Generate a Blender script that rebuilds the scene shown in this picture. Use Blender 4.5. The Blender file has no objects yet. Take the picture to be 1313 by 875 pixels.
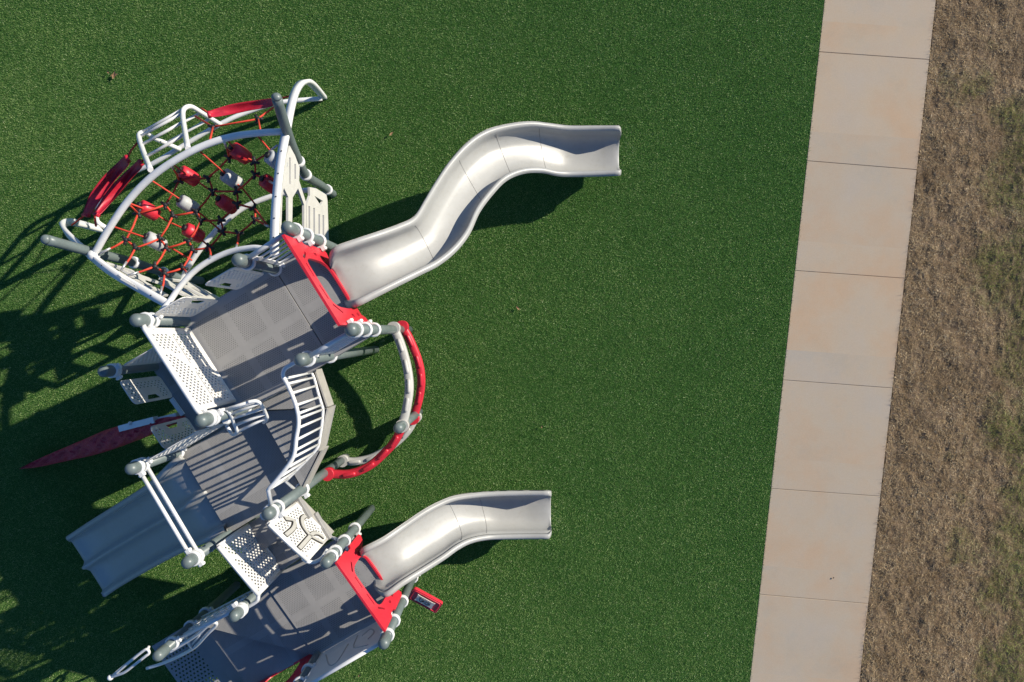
import bpy, math, random
import numpy as np
from mathutils import Vector, Matrix
from mathutils.geometry import delaunay_2d_cdt

random.seed(7)
rng = np.random.default_rng(11)
scene = bpy.context.scene
col = scene.collection

# ------------------------------------------------------------------ camera
# survey frame: 80 px of the photograph per metre of ground; the drone hovers over (0, 0)
F, H = 875.33, 875.33 / 80.0
NAD = (668.0, 423.0)
aim = Vector(((656.5 - NAD[0]) / 80, -(437.5 - NAD[1]) / 80, 0))
CAM = Vector((0, 0, H))
cz = (CAM - aim).normalized()
cx = Vector((0, 1, 0)).cross(cz).normalized()
cy = cz.cross(cx)


def ray(px, py):
    return cx * ((px - 656.5) / F) - cy * ((py - 437.5) / F) - cz


def at(px, py, z=0.0):
    d = ray(px, py)
    return CAM + d * ((z - H) / d.z)


cam_data = bpy.data.cameras.new('camera')
cam_data.sensor_width = 36.0
cam_data.lens = 36.0 * F / 1313.0
cam_data.clip_end = 2000
cam_data.clip_start = 0.1
cam = bpy.data.objects.new('camera', cam_data)
cam.matrix_world = Matrix(((cx.x, cy.x, cz.x, CAM.x), (cx.y, cy.y, cz.y, CAM.y), (cx.z, cy.z, cz.z, CAM.z), (0, 0, 0, 1)))
col.objects.link(cam)
scene.camera = cam

# ------------------------------------------------------------------ light
SUN_EL, SUN_AZ = math.radians(24.0), math.atan2(0.42, 0.906)
world = bpy.data.worlds.new('World')
scene.world = world
world.use_nodes = True
nt = world.node_tree
nt.nodes.clear()
sky = nt.nodes.new('ShaderNodeTexSky')
sky.sky_type = 'NISHITA'
sky.sun_disc = False
sky.ozone_density = 2.5
sky.dust_density = 0.4
sky.sun_elevation = SUN_EL
sky.sun_rotation = math.pi / 2 - SUN_AZ
bg = nt.nodes.new('ShaderNodeBackground')
bg.inputs['Strength'].default_value = 0.07
wo = nt.nodes.new('ShaderNodeOutputWorld')
tint_ = nt.nodes.new('ShaderNodeMix')
tint_.data_type = 'RGBA'
tint_.blend_type = 'MULTIPLY'
tint_.inputs[0].default_value = 1.0
tint_.inputs[7].default_value = (0.54, 0.88, 1.30, 1)
nt.links.new(sky.outputs[0], tint_.inputs[6])
nt.links.new(tint_.outputs[2], bg.inputs[0])
nt.links.new(bg.outputs[0], wo.inputs[0])
sd = bpy.data.lights.new('sun', 'SUN')
sd.energy = 5.0
sd.angle = math.radians(0.5)
sd.color = (1.0, 0.915, 0.78)
so = bpy.data.objects.new('sun', sd)
sdir = Vector((math.cos(SUN_AZ) * math.cos(SUN_EL), math.sin(SUN_AZ) * math.cos(SUN_EL), math.sin(SUN_EL)))
so.rotation_euler = sdir.to_track_quat('Z', 'Y').to_euler()
so.location = (10, 6, 12)
col.objects.link(so)
vs = scene.view_settings
scene.display_settings.display_device = 'sRGB'
vs.view_transform = 'Standard'
vs.look = 'None'
vs.gamma = 1
vs.use_curve_mapping = False
vs.exposure = 0.46


# ------------------------------------------------------------------ materials
class NT:
    def __init__(s, name):
        s.m = bpy.data.materials.new(name)
        s.m.use_nodes = True
        s.t = s.m.node_tree
        s.b = s.t.nodes['Principled BSDF']

    def n(s, typ, **kw):
        nd = s.t.nodes.new(typ)
        for k, v in kw.items():
            setattr(nd, k, v)
        return nd

    def l(s, a, b):
        s.t.links.new(a, b)

    def noise(s, vec, scale, detail=4, rough=0.6):
        nd = s.n('ShaderNodeTexNoise')
        nd.inputs['Scale'].default_value = scale
        nd.inputs['Detail'].default_value = detail
        nd.inputs['Roughness'].default_value = rough
        if vec is not None:
            s.l(vec, nd.inputs['Vector'])
        return nd.outputs['Fac']

    def ramp(s, fac, stops):
        nd = s.n('ShaderNodeValToRGB')
        el = nd.color_ramp.elements
        while len(el) < len(stops):
            el.new(0.5)
        for e, (p, c) in zip(el, stops):
            e.position = p
            e.color = (*c, 1)
        s.l(fac, nd.inputs[0])
        return nd.outputs[0]

    def math(s, op, a, b=None, c=None):
        nd = s.n('ShaderNodeMath', operation=op)
        for i, v in enumerate((a, b, c)):
            if v is None:
                continue
            if isinstance(v, (int, float)):
                nd.inputs[i].default_value = v
            else:
                s.l(v, nd.inputs[i])
        return nd.outputs[0]

    def mix(s, fac, a, b, blend='MIX'):
        nd = s.n('ShaderNodeMix', data_type='RGBA', blend_type=blend)
        for i, v in ((0, fac), (6, a), (7, b)):
            if isinstance(v, (int, float)):
                nd.inputs[i].default_value = v
            elif isinstance(v, tuple):
                nd.inputs[i].default_value = (*v, 1)
            else:
                s.l(v, nd.inputs[i])
        return nd.outputs[2]

    def pos(s):
        return s.n('ShaderNodeNewGeometry').outputs['Position']

    def bump(s, h, strength, dist):
        nd = s.n('ShaderNodeBump')
        nd.inputs['Strength'].default_value = strength
        nd.inputs['Distance'].default_value = dist
        s.l(h, nd.inputs['Height'])
        s.l(nd.outputs[0], s.b.inputs['Normal'])

    def base(s, v):
        if isinstance(v, tuple):
            s.b.inputs['Base Color'].default_value = (*v, 1)
        else:
            s.l(v, s.b.inputs['Base Color'])


def plain(name, c, rough=0.45, var=0.12, scale=6, bump=0.0, metal=0.0, spec=0.5, rvar=0.25):
    m = NT(name)
    p = m.pos()
    f = m.noise(p, scale, 5, 0.65)
    lo = tuple(x * (1 - var) for x in c)
    hi = tuple(min(1, x * (1 + var)) for x in c)
    colr = m.ramp(f, [(0.3, lo), (0.7, hi)])
    m.base(colr)
    m.b.inputs['Roughness'].default_value = rough
    m.b.inputs['Metallic'].default_value = metal
    m.b.inputs['Specular IOR Level'].default_value = spec
    rr = m.noise(p, scale * 4, 3)
    m.l(m.math('MULTIPLY_ADD', rr, rvar, rough - rvar / 2), m.b.inputs['Roughness'])
    if bump:
        m.bump(m.noise(p, 90, 3), bump, 0.004)
    return m.m


def slide_mat():
    m = NT('grey_slide_plastic')
    p = m.pos()
    c = m.ramp(m.noise(p, 2.5, 6, 0.65), [(0.3, (0.33, 0.33, 0.31)), (0.7, (0.36, 0.36, 0.34))])
    dust = m.ramp(m.noise(p, 11, 8, 0.75), [(0.52, (1, 1, 1)), (0.75, (0.90, 0.88, 0.84))])
    m.base(m.mix(1.0, c, dust, 'MULTIPLY'))
    m.l(m.math('MULTIPLY_ADD', m.noise(p, 5, 5, 0.6), 0.10, 0.32), m.b.inputs['Roughness'])
    m.b.inputs['Specular IOR Level'].default_value = 0.36
    m.bump(m.noise(p, 6, 2), 0.08, 0.02)
    return m.m


M = {}
M['white'] = plain('white_paint', (0.68, 0.68, 0.66), 0.4, 0.07)
M['panel'] = plain('white_plastic', (0.68, 0.665, 0.62), 0.5, 0.06)
M['beige'] = plain('beige_plastic', (0.43, 0.42, 0.385), 0.5, 0.07)
M['wing'] = plain('wing_plastic', (0.56, 0.55, 0.51), 0.5, 0.07)
M['grey'] = plain('grey_post_coating', (0.125, 0.155, 0.15), 0.40, 0.10)
M['slide'] = slide_mat()
M['seam'] = plain('seam_dark_line', (0.21, 0.205, 0.185), 0.7)  # thin darker joint lines across the slide sections
M['red'] = plain('red_plastic', (0.56, 0.022, 0.04), 0.42, 0.10)
M['rope'] = plain('red_rope', (0.55, 0.045, 0.02), 0.7, 0.15, 60)
M['membrane'] = plain('red_rubber_membrane', (0.45, 0.015, 0.035), 0.45, 0.25, 9)
M['black'] = plain('black_rubber', (0.015, 0.015, 0.016), 0.6)
M['podgrey'] = plain('grey_pod_plastic', (0.42, 0.43, 0.42), 0.5)
M['plate'] = plain('sign_plate', (0.68, 0.62, 0.53), 0.6)
M['steel'] = plain('galvanised_steel', (0.5, 0.5, 0.5), 0.35, 0.1, 20, metal=0.6)
M['leaf'] = plain('dry_leaf', (0.30, 0.17, 0.08), 0.8, 0.3, 80)
M['fascia'] = plain('deck_edge_coating', (0.36, 0.345, 0.31), 0.5)


def rock_mat():
    m = NT('red_rock_plastic')
    p = m.pos()
    a = m.noise(p, 5, 4, 0.6)
    m.base(m.ramp(a, [(0.3, (0.48, 0.014, 0.035)), (0.6, (0.58, 0.02, 0.05)), (0.8, (0.66, 0.03, 0.06))]))
    m.b.inputs['Roughness'].default_value = 0.38
    m.bump(m.noise(p, 16, 4, 0.7), 0.9, 0.05)
    return m.m


M['rock'] = rock_mat()


def deck_mat(name, patches, hole=0.030):
    """coated steel deck: UVs are in metres; perforated fields between plain ribs"""
    m = NT(name)
    uv = m.n('ShaderNodeUVMap').outputs[0]
    sp = m.n('ShaderNodeSeparateXYZ')
    m.l(uv, sp.inputs[0])
    u, v = sp.outputs[0], sp.outputs[1]

    def cell(x, period, margin):
        t = m.math('FRACT', m.math('DIVIDE', x, period))
        d = m.math('ABSOLUTE', m.math('SUBTRACT', t, 0.5))
        return m.math('LESS_THAN', d, 0.5 - margin / period)
    inside = m.math('MULTIPLY', cell(u, patches[0], patches[2]), cell(v, patches[1], patches[2]))
    # hex grid of holes
    row = m.math('DIVIDE', v, hole * 0.866)
    odd = m.math('MULTIPLY', m.math('MODULO', m.math('FLOOR', row), 2.0), 0.5)
    du = m.math('SUBTRACT', m.math('FRACT', m.math('ADD', m.math('DIVIDE', u, hole), odd)), 0.5)
    dv = m.math('MULTIPLY', m.math('SUBTRACT', m.math('FRACT', row), 0.5), 0.866)
    r2 = m.math('ADD', m.math('MULTIPLY', du, du), m.math('MULTIPLY', dv, dv))
    dot = m.math('MULTIPLY', m.math('LESS_THAN', r2, 0.085), inside)
    p = m.pos()
    dirt = m.noise(p, 3.0, 6, 0.7)
    c0 = m.ramp(dirt, [(0.25, (0.255, 0.25, 0.24)), (0.5, (0.29, 0.285, 0.275)), (0.78, (0.325, 0.315, 0.30))])
    dust = m.noise(p, 26, 5, 0.75)
    c1 = m.mix(m.math('MULTIPLY', m.math('GREATER_THAN', dust, 0.66), 0.35), c0, (0.34, 0.31, 0.26))
    m.base(m.mix(m.math('MULTIPLY', dot, 0.45), c1, (0.035, 0.036, 0.036)))
    m.b.inputs['Roughness'].default_value = 0.6
    m.b.inputs['Specular IOR Level'].default_value = 0.3
    return m.m


M['deck'] = deck_mat('perforated_deck_coating', (0.415, 0.62, 0.05), 0.027)
M['deck_fine'] = deck_mat('wedge_deck_coating', (0.9, 0.9, 0.05), 0.020)


def concrete_mat():
    m = NT('concrete')
    p = m.pos()
    sp0 = m.n('ShaderNodeSeparateXYZ')
    m.l(p, sp0.inputs[0])
    wn = m.n('ShaderNodeTexWhiteNoise', noise_dimensions='1D')
    m.l(m.math('FLOOR', m.math('DIVIDE', m.math('ADD', sp0.outputs[1], m.math('MULTIPLY', sp0.outputs[0], 0.075)), 1.7455)), wn.inputs['W'])
    slab = wn.outputs['Value']
    off = m.n('ShaderNodeVectorMath', operation='ADD')
    cmb = m.n('ShaderNodeCombineXYZ')
    m.l(m.math('MULTIPLY', slab, 37.0), cmb.inputs[2])
    m.l(p, off.inputs[0])
    m.l(cmb.outputs[0], off.inputs[1])
    q = off.outputs[0]
    big = m.noise(q, 0.8, 6, 0.62)
    mid = m.noise(q, 2.6, 7, 0.68)
    st = m.n('ShaderNodeMapping')
    st.inputs['Scale'].default_value = (7, 0.9, 1)
    m.l(q, st.inputs[0])
    streak = m.noise(st.outputs[0], 1.3, 6, 0.7)
    fine = m.noise(p, 55, 4, 0.7)
    c = m.ramp(mid, [(0.25, (0.40, 0.335, 0.25)), (0.5, (0.45, 0.38, 0.28)), (0.75, (0.49, 0.42, 0.32))])
    rust = m.ramp(big, [(0.36, (0.44, 0.40, 0.33)), (0.5, (0.475, 0.395, 0.285)), (0.66, (0.51, 0.345, 0.205))])
    c = m.mix(0.62, c, rust)
    c = m.mix(m.math('MULTIPLY', streak, 0.4), c, (0.50, 0.365, 0.26))
    grey = m.ramp(m.noise(q, 1.3, 8, 0.75), [(0.52, (1, 1, 1)), (0.68, (0.90, 0.93, 0.96))])
    c = m.mix(1.0, c, grey, 'MULTIPLY')
    spk = m.ramp(m.noise(p, 9, 8, 0.85), [(0.64, (1, 1, 1)), (0.74, (0.80, 0.68, 0.58))])
    c = m.mix(1.0, c, spk, 'MULTIPLY')
    tone = m.ramp(slab, [(0.0, (0.955, 0.965, 0.985)), (1.0, (1.03, 1.0, 0.97))])
    c = m.mix(1.0, c, tone, 'MULTIPLY')
    fr = m.ramp(fine, [(0.3, (0.94, 0.94, 0.94)), (0.7, (1.05, 1.05, 1.05))])
    m.base(m.mix(1.0, c, fr, 'MULTIPLY'))
    m.b.inputs['Roughness'].default_value = 0.85
    m.b.inputs['Specular IOR Level'].default_value = 0.2
    br = m.n('ShaderNodeMapping')
    br.inputs['Scale'].default_value = (1, 14, 1)
    m.l(p, br.inputs[0])
    m.bump(m.noise(br.outputs[0], 12, 4, 0.7), 0.25, 0.003)
    return m.m


M['concrete'] = concrete_mat()


def blade_mat(name, stops, patches=None, rough=0.5, spec=0.3, trans=0.25):
    m = NT(name)
    a = m.n('ShaderNodeAttribute', attribute_name='tint').outputs['Fac']
    c = m.ramp(a, stops)
    if patches:
        p = m.pos()
        for scale, lo, hi, tint, *span in patches:
            fac = m.noise(p, scale, 6, 0.66)
            if span:   # grows denser away from the path
                sx_ = m.n('ShaderNodeSeparateXYZ')
                m.l(p, sx_.inputs[0])
                mr = m.n('ShaderNodeMapRange')
                m.l(sx_.outputs[0], mr.inputs[0])
                mr.inputs[1].default_value, mr.inputs[2].default_value = span
                mr.inputs[3].default_value, mr.inputs[4].default_value = -0.14, 0.10
                fac = m.math('ADD', fac, mr.outputs[0])
            f = m.ramp(fac, [(lo, (1, 1, 1)), (hi, tint)])
            c = m.mix(1.0, c, f, 'MULTIPLY')
    m.base(c)
    m.b.inputs['Roughness'].default_value = rough
    m.b.inputs['Specular IOR Level'].default_value = spec
    if trans:
        tr = m.n('ShaderNodeBsdfTranslucent')
        m.l(c, tr.inputs[0])
        mx = m.n('ShaderNodeMixShader')
        mx.inputs[0].default_value = trans
        m.l(m.b.outputs[0], mx.inputs[1])
        m.l(tr.outputs[0], mx.inputs[2])
        m.l(mx.outputs[0], m.t.nodes['Material Output'].inputs[0])
    return m.m


M['turf_blade'] = blade_mat('turf_fibre', [(0.0, (0.075, 0.145, 0.034)), (0.45, (0.20, 0.315, 0.088)), (0.8, (0.38, 0.49, 0.175)), (1.0, (0.68, 0.72, 0.42))],
                            [(0.28, 0.40, 0.66, (0.72, 0.80, 0.74)), (1.0, 0.42, 0.64, (0.80, 0.84, 0.82)), (4.0, 0.42, 0.66, (0.84, 0.87, 0.85))], trans=0.08)
M['straw'] = blade_mat('dry_grass_blade', [(0.0, (0.20, 0.14, 0.075)), (0.3, (0.53, 0.39, 0.21)), (0.6, (0.76, 0.59, 0.35)), (0.85, (0.86, 0.72, 0.47)), (1.0, (0.90, 0.82, 0.62))],
                       [(0.9, 0.42, 0.66, (0.74, 0.70, 0.64)), (0.7, 0.50, 0.62, (0.55, 0.74, 0.40), 6.2, 8.2), (2.6, 0.52, 0.68, (0.66, 0.60, 0.54)), (6.0, 0.5, 0.7, (0.72, 0.68, 0.64))], 0.7, 0.15)


def soil_mat(name, c0, c1, sc):
    m = NT(name)
    p = m.pos()
    m.base(m.ramp(m.noise(p, sc, 8, 0.7), [(0.3, c0), (0.7, c1)]))
    m.b.inputs['Roughness'].default_value = 0.95
    m.b.inputs['Specular IOR Level'].default_value = 0.1
    m.bump(m.noise(p, 30, 6, 0.7), 0.8, 0.02)
    return m.m


M['turf_base'] = soil_mat('turf_backing', (0.035, 0.10, 0.018), (0.055, 0.15, 0.03), 12)
M['soil'] = soil_mat('dry_soil', (0.12, 0.085, 0.052), (0.25, 0.18, 0.115), 5)


# ------------------------------------------------------------------ mesh building
class MB:
    def __init__(s):
        s.v, s.f, s.sm, s.uv = [], [], [], None

    def add(s, vs_, fs_, smooth=True):
        o = len(s.v)
        s.v += [tuple(v) for v in vs_]
        s.f += [tuple(i + o for i in f) for f in fs_]
        s.sm += [smooth] * len(fs_)

    def tube(s, path, r, n=10, closed=False, cap=True):
        path = [Vector(p) for p in path]
        k = len(path)
        rs = r if isinstance(r, (list, tuple)) else [r] * k
        tang = []
        for i in range(k):
            a = path[(i - 1) % k] if (closed or i > 0) else path[i]
            b = path[(i + 1) % k] if (closed or i < k - 1) else path[i]
            tang.append((b - a).normalized())
        t0 = tang[0]
        side = t0.cross(Vector((0, 0, 1)))
        if side.length < 1e-3:
            side = Vector((1, 0, 0))
        side.normalize()
        rings = []
        for i in range(k):
            side = (side - tang[i] * side.dot(tang[i])).normalized()
            up = tang[i].cross(side)
            rings.append([path[i] + side * (math.cos(2 * math.pi * j / n) * rs[i]) + up * (math.sin(2 * math.pi * j / n) * rs[i]) for j in range(n)])
        vs_ = [p for rg in rings for p in rg]
        fs_ = []
        for i in range(k if closed else k - 1):
            a, b = i * n, ((i + 1) % k) * n
            for j in range(n):
                fs_.append((a + j, a + (j + 1) % n, b + (j + 1) % n, b + j))
        s.add(vs_, fs_)
        if cap and not closed:
            o = len(s.v) - len(vs_)
            s.f += [tuple(o + j for j in reversed(range(n))), tuple(o + (k - 1) * n + j for j in range(n))]
            s.sm += [False, False]

    def sweep(s, path, prof, side=None, smooth=True, scales=None):
        """closed profile (a across, b along the normal) swept along path; side = fixed across-vector or None"""
        path = [Vector(p) for p in path]
        k, n = len(path), len(prof)
        vs_ = []
        for i in range(k):
            t = (path[min(i + 1, k - 1)] - path[max(i - 1, 0)]).normalized()
            sd_ = Vector(side) if side is not None else t.cross(Vector((0, 0, 1)))
            sd_ = (sd_ - t * sd_.dot(t)).normalized()
            nn = sd_.cross(t)
            q = scales[i] if scales else 1.0
            vs_ += [path[i] + sd_ * (a * q) + nn * b for a, b in prof]
        fs_ = [(i * n + j, i * n + (j + 1) % n, (i + 1) * n + (j + 1) % n, (i + 1) * n + j) for i in range(k - 1) for j in range(n)]
        s.add(vs_, fs_, smooth)
        o = len(s.v) - len(vs_)
        s.f += [tuple(o + j for j in reversed(range(n))), tuple(o + (k - 1) * n + j for j in range(n))]
        s.sm += [False, False]

    def prism(s, poly, z0, z1):
        """horizontal slab from a plan polygon"""
        n = len(poly)
        ar = sum(poly[i][0] * poly[(i + 1) % n][1] - poly[(i + 1) % n][0] * poly[i][1] for i in range(n))
        if ar < 0:
            poly = poly[::-1]
        b = 0.006
        cxy = Vector((sum(p[0] for p in poly) / n, sum(p[1] for p in poly) / n))
        inn = [Vector((p[0], p[1])) + (cxy - Vector((p[0], p[1]))).normalized() * b for p in poly]
        vs_ = [(p[0], p[1], z0) for p in poly] + [(p[0], p[1], z1 - b) for p in poly] + [(p.x, p.y, z1) for p in inn]
        fs_ = [tuple(reversed(range(n))), tuple(range(2 * n, 3 * n))]
        for L in (0, n):
            fs_ += [(L + i, L + (i + 1) % n, L + n + (i + 1) % n, L + n + i) for i in range(n)]
        s.add(vs_, fs_, False)

    def plate(s, outer, holes, org, ux, uy, thick):
        """flat plate with holes: 2-D outlines (metres) in the frame org, ux, uy"""
        org, ux, uy = Vector(org), Vector(ux).normalized(), Vector(uy).normalized()
        nn = ux.cross(uy).normalized()
        pts, edges = [], []
        for loop in [outer] + list(holes):
            o = len(pts)
            pts += [Vector((p[0], p[1])) for p in loop]
            edges += [(o + i, o + (i + 1) % len(loop)) for i in range(len(loop))]
        ov, oe, of, *_ = delaunay_2d_cdt(pts, edges, [], 0, 1e-6)

        def inside(p, loop):
            c = False
            for i in range(len(loop)):
                a, b = loop[i], loop[i - 1]
                if (a[1] > p[1]) != (b[1] > p[1]) and p[0] < (b[0] - a[0]) * (p[1] - a[1]) / (b[1] - a[1]) + a[0]:
                    c = not c
            return c
        boxes = [(min(p[0] for p in h), max(p[0] for p in h), min(p[1] for p in h), max(p[1] for p in h)) for h in holes]
        keep = []
        for f in of:
            c = sum((ov[i] for i in f), Vector((0, 0))) / len(f)
            if not inside(c, outer):
                continue
            if any(b[0] <= c.x <= b[1] and b[2] <= c.y <= b[3] and inside(c, h) for h, b in zip(holes, boxes)):
                continue
            keep.append(tuple(f))
        n = len(ov)
        v3 = [org + ux * p.x + uy * p.y for p in ov]
        vs_ = [p + nn * (thick / 2) for p in v3] + [p - nn * (thick / 2) for p in v3]
        fs_ = []
        cnt = {}
        for f in keep:
            a, b, c = (ov[i] for i in f[:3])
            if (b - a).cross(c - a) < 0:
                f = tuple(reversed(f))
            fs_.append(f)
            fs_.append(tuple(i + n for i in reversed(f)))
            for i in range(len(f)):
                cnt[(f[i], f[(i + 1) % len(f)])] = 1
        for (a, b) in list(cnt):
            if (b, a) not in cnt:
                fs_.append((b, a, a + n, b + n))
        s.add(vs_, fs_, False)

    def box(s, c, ux, uy, sx, sy, z0, z1):
        c, ux, uy = Vector(c), Vector(ux).normalized(), Vector(uy).normalized()
        p = [c + ux * (a * sx / 2) + uy * (b * sy / 2) for a, b in ((-1, -1), (1, -1), (1, 1), (-1, 1))]
        s.prism([(q.x, q.y) for q in p], z0, z1)

    def ball(s, c, r, n=12, m=8, half=False, sz=1.0):
        c = Vector(c)
        vs_, fs_ = [], []
        top = math.pi / 2 if half else math.pi
        for i in range(m + 1):
            th = top * i / m
            for j in range(n):
                ph = 2 * math.pi * j / n
                vs_.append(c + Vector((r * math.sin(th) * math.cos(ph), r * math.sin(th) * math.sin(ph), r * sz * math.cos(th))))
        for i in range(m):
            for j in range(n):
                fs_.append((i * n + j, (i + 1) * n + j, (i + 1) * n + (j + 1) % n, i * n + (j + 1) % n))
        s.add(vs_, fs_)

    def build(s, name, mat, parent=None, label=None):
        me = bpy.data.meshes.new(name)
        me.from_pydata(s.v, [], s.f)
        me.polygons.foreach_set('use_smooth', s.sm)
        if s.uv is not None:
            lay = me.uv_layers.new(name='UVMap')
            for p in me.polygons:
                for li in p.loop_indices:
                    lay.data[li].uv = s.uv(me.vertices[me.loops[li].vertex_index].co) if p.normal.z > 0.6 else (0.01, 0.01)
        me.materials.append(mat)
        me.validate()
        me.update()
        o = bpy.data.objects.new(name, me)
        col.objects.link(o)
        if parent is not None:
            o.parent = parent
        if label:
            o['label'] = label
        return o


def tag(o, label=None, cat=None, group=None, kind=None):
    for k, v in (('label', label), ('category', cat), ('group', group), ('kind', kind)):
        if v:
            o[k] = v
    return o


def spline(pts, per=6):
    """Catmull-Rom through the points (tuples of any length)"""
    p = [np.array(q, float) for q in pts]
    p = [2 * p[0] - p[1]] + p + [2 * p[-1] - p[-2]]
    out = []
    for i in range(1, len(p) - 2):
        for j in range(per):
            t = j / per
            out.append(0.5 * (2 * p[i] + (p[i + 1] - p[i - 1]) * t + (2 * p[i - 1] - 5 * p[i] + 4 * p[i + 1] - p[i + 2]) * t * t
                              + (3 * p[i] - p[i - 1] - 3 * p[i + 1] + p[i + 2]) * t ** 3))
    out.append(p[-2])
    return [tuple(q) for q in out]


def px_path(pts, per=6):
    return spline([tuple(at(*p)) for p in pts], per)


# ------------------------------------------------------------------ setting
def strip_poly(y0, y1, xl, xr):
    return [(xl, y0), (xr, y0), (xr, y1), (xl, y1)]


eL0, eL1 = at(1058, 0, 0.02), at(962, 875, 0.02)
eR0, eR1 = at(1201, 0, 0.02), at(1103, 875, 0.02)


def xl(y):
    return eL0.x + (eL1.x - eL0.x) * (y - eL0.y) / (eL1.y - eL0.y)


def xr(y):
    return eR0.x + (eR1.x - eR0.x) * (y - eR0.y) / (eR1.y - eR0.y)


g = MB()
g.add([(-600, -600, -0.03), (600, -600, -0.03), (600, 600, -0.03), (-600, 600, -0.03)], [(0, 1, 2, 3)], False)
tag(g.build('ground', M['soil']), 'bare dry ground reaching to the horizon', 'ground', kind='structure')
YA, YB = -13.0, 13.0
g = MB()
g.add([(-17, YA, -0.004), (xl(YA), YA, -0.004), (xl(YB), YB, -0.004), (-17, YB, -0.004)], [(0, 1, 2, 3)], False)
tag(g.build('turf', M['turf_base']), 'green artificial turf under the play structure', 'turf', kind='structure')

# sidewalk: separate slabs with tooled joints, cast in one strip
g = MB()
jl = [66, 206, 347, 487.5, 627, 763]
jr = [76, 217.5, 357, 498, 637, 775]
cuts = [(at(1051 - i * 15.2, a, 0.02), at(1193 - i * 15.6, b, 0.02)) for i, (a, b) in enumerate(zip(jl, jr))]
cuts = [((xl(a.y), a.y), (xr(b.y), b.y)) for a, b in cuts]
step = (cuts[0][0][1] - cuts[-1][0][1]) / 5
dy = cuts[0][0][1] - cuts[0][1][1]
ys = [c[0][1] for c in cuts]
for k in range(1, 4):
    for yy in (ys[0] + k * step, ys[5] - k * step):
        cuts.append(((xl(yy), yy), (xr(yy - dy), yy - dy)))
cuts.sort(key=lambda c: -c[0][1])
gap = 0.003
for a, b in zip(cuts[:-1], cuts[1:]):
    g.prism([(a[0][0], a[0][1] - gap), (a[1][0], a[1][1] - gap), (b[1][0], b[1][1] + gap), (b[0][0], b[0][1] + gap)], -0.1, 0.002)
g.prism([(cuts[0][0][0], cuts[0][0][1]), (cuts[0][1][0], cuts[0][1][1]), (cuts[-1][1][0], cuts[-1][1][1]), (cuts[-1][0][0], cuts[-1][0][1])], -0.1, -0.009)
tag(g.build('sidewalk', M['concrete']), 'tan concrete sidewalk of square slabs', 'sidewalk', kind='structure')


def blades(name, mat, xy, length, width, lean, tints, z0=0.0, curl=None):
    """one mesh of triangular blades"""
    n = len(xy)
    ang = rng.uniform(0, 2 * np.pi, n)
    le = rng.uniform(*lean, n)
    az = rng.uniform(0, 2 * np.pi, n)
    if curl is not None:
        az = curl[0] + rng.normal(0, curl[1], n)
    L = rng.uniform(*length, n)
    w = rng.uniform(*width, n)
    v = np.zeros((n, 3, 3), np.float32)
    hx, hy = np.cos(ang) * w / 2, np.sin(ang) * w / 2
    v[:, 0, 0] = xy[:, 0] - hx
    v[:, 0, 1] = xy[:, 1] - hy
    v[:, 1, 0] = xy[:, 0] + hx
    v[:, 1, 1] = xy[:, 1] + hy
    v[:, 0:2, 2] = np.reshape(z0, (-1, 1)) if np.ndim(z0) else z0
    v[:, 2, 0] = xy[:, 0] + np.cos(az) * np.sin(le) * L
    v[:, 2, 1] = xy[:, 1] + np.sin(az) * np.sin(le) * L
    v[:, 2, 2] = z0 + np.cos(le) * L
    me = bpy.data.meshes.new(name)
    me.vertices.add(3 * n)
    me.vertices.foreach_set('co', v.ravel())
    me.loops.add(3 * n)
    me.loops.foreach_set('vertex_index', np.arange(3 * n, dtype=np.int32))
    me.polygons.add(n)
    me.polygons.foreach_set('loop_start', np.arange(0, 3 * n, 3, dtype=np.int32))
    a = me.attributes.new('tint', 'FLOAT', 'POINT')
    a.data.foreach_set('value', np.repeat(tints, 3).astype(np.float32))
    me.materials.append(mat)
    me.update(calc_edges=True)
    o = bpy.data.objects.new(name, me)
    col.objects.link(o)
    return o


def jgrid(x0, x1, y0, y1, step_):
    gx, gy = np.meshgrid(np.arange(x0, x1, step_), np.arange(y0, y1, step_))
    q = np.stack([gx.ravel(), gy.ravel()], 1)
    return q + rng.uniform(-step_ * 0.75, step_ * 0.75, q.shape)


eslope = (eL1.x - eL0.x) / (eL1.y - eL0.y)


def clumps(q, cell):
    """a random value per little tuft so that blades read in tufts"""
    i = np.floor(q / cell).astype(np.int64)
    h = (i[:, 0] * 73856093) ^ (i[:, 1] * 19349663)
    return ((h * 2654435761) % 1000003) / 1000003.0


q = jgrid(-9.0, 5.6, -6.2, 6.2, 0.0108)
q = q[q[:, 0] < eL0.x + eslope * (q[:, 1] - eL0.y) + rng.normal(0.010, 0.010, len(q))]
tint = 0.58 * rng.beta(1.8, 2.4, len(q)) + 0.42 * clumps(q + rng.normal(0, 0.007, q.shape), 0.034)
for ex_px in ((800, 192), (709, 660)):   # fibres scuffed pale at the slide exits
    ec = at(ex_px[0] + 4, ex_px[1], 0)
    dd2 = ((q[:, 0] - ec.x) / 0.16) ** 2 + ((q[:, 1] - ec.y) / 0.42) ** 2
    tint = np.clip(tint + 0.38 * np.exp(-dd2) * rng.random(len(q)), 0, 1)
hot = rng.random(len(q)) < 0.012
tint[hot] = 1.0
tag(blades('turf_fibres', M['turf_blade'], q, (0.016, 0.030), (0.004, 0.0075), (0.25, 1.2), tint), 'short green artificial turf fibres', 'turf', kind='stuff')
q = np.concatenate([jgrid(-13, -9.0, -9, 9, 0.02), jgrid(-9.0, 6.2, 6.2, 9, 0.02), jgrid(-9.0, 6.2, -9, -6.2, 0.02)])
q = q[q[:, 0] < eL0.x + eslope * (q[:, 1] - eL0.y) - 0.02]
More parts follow.
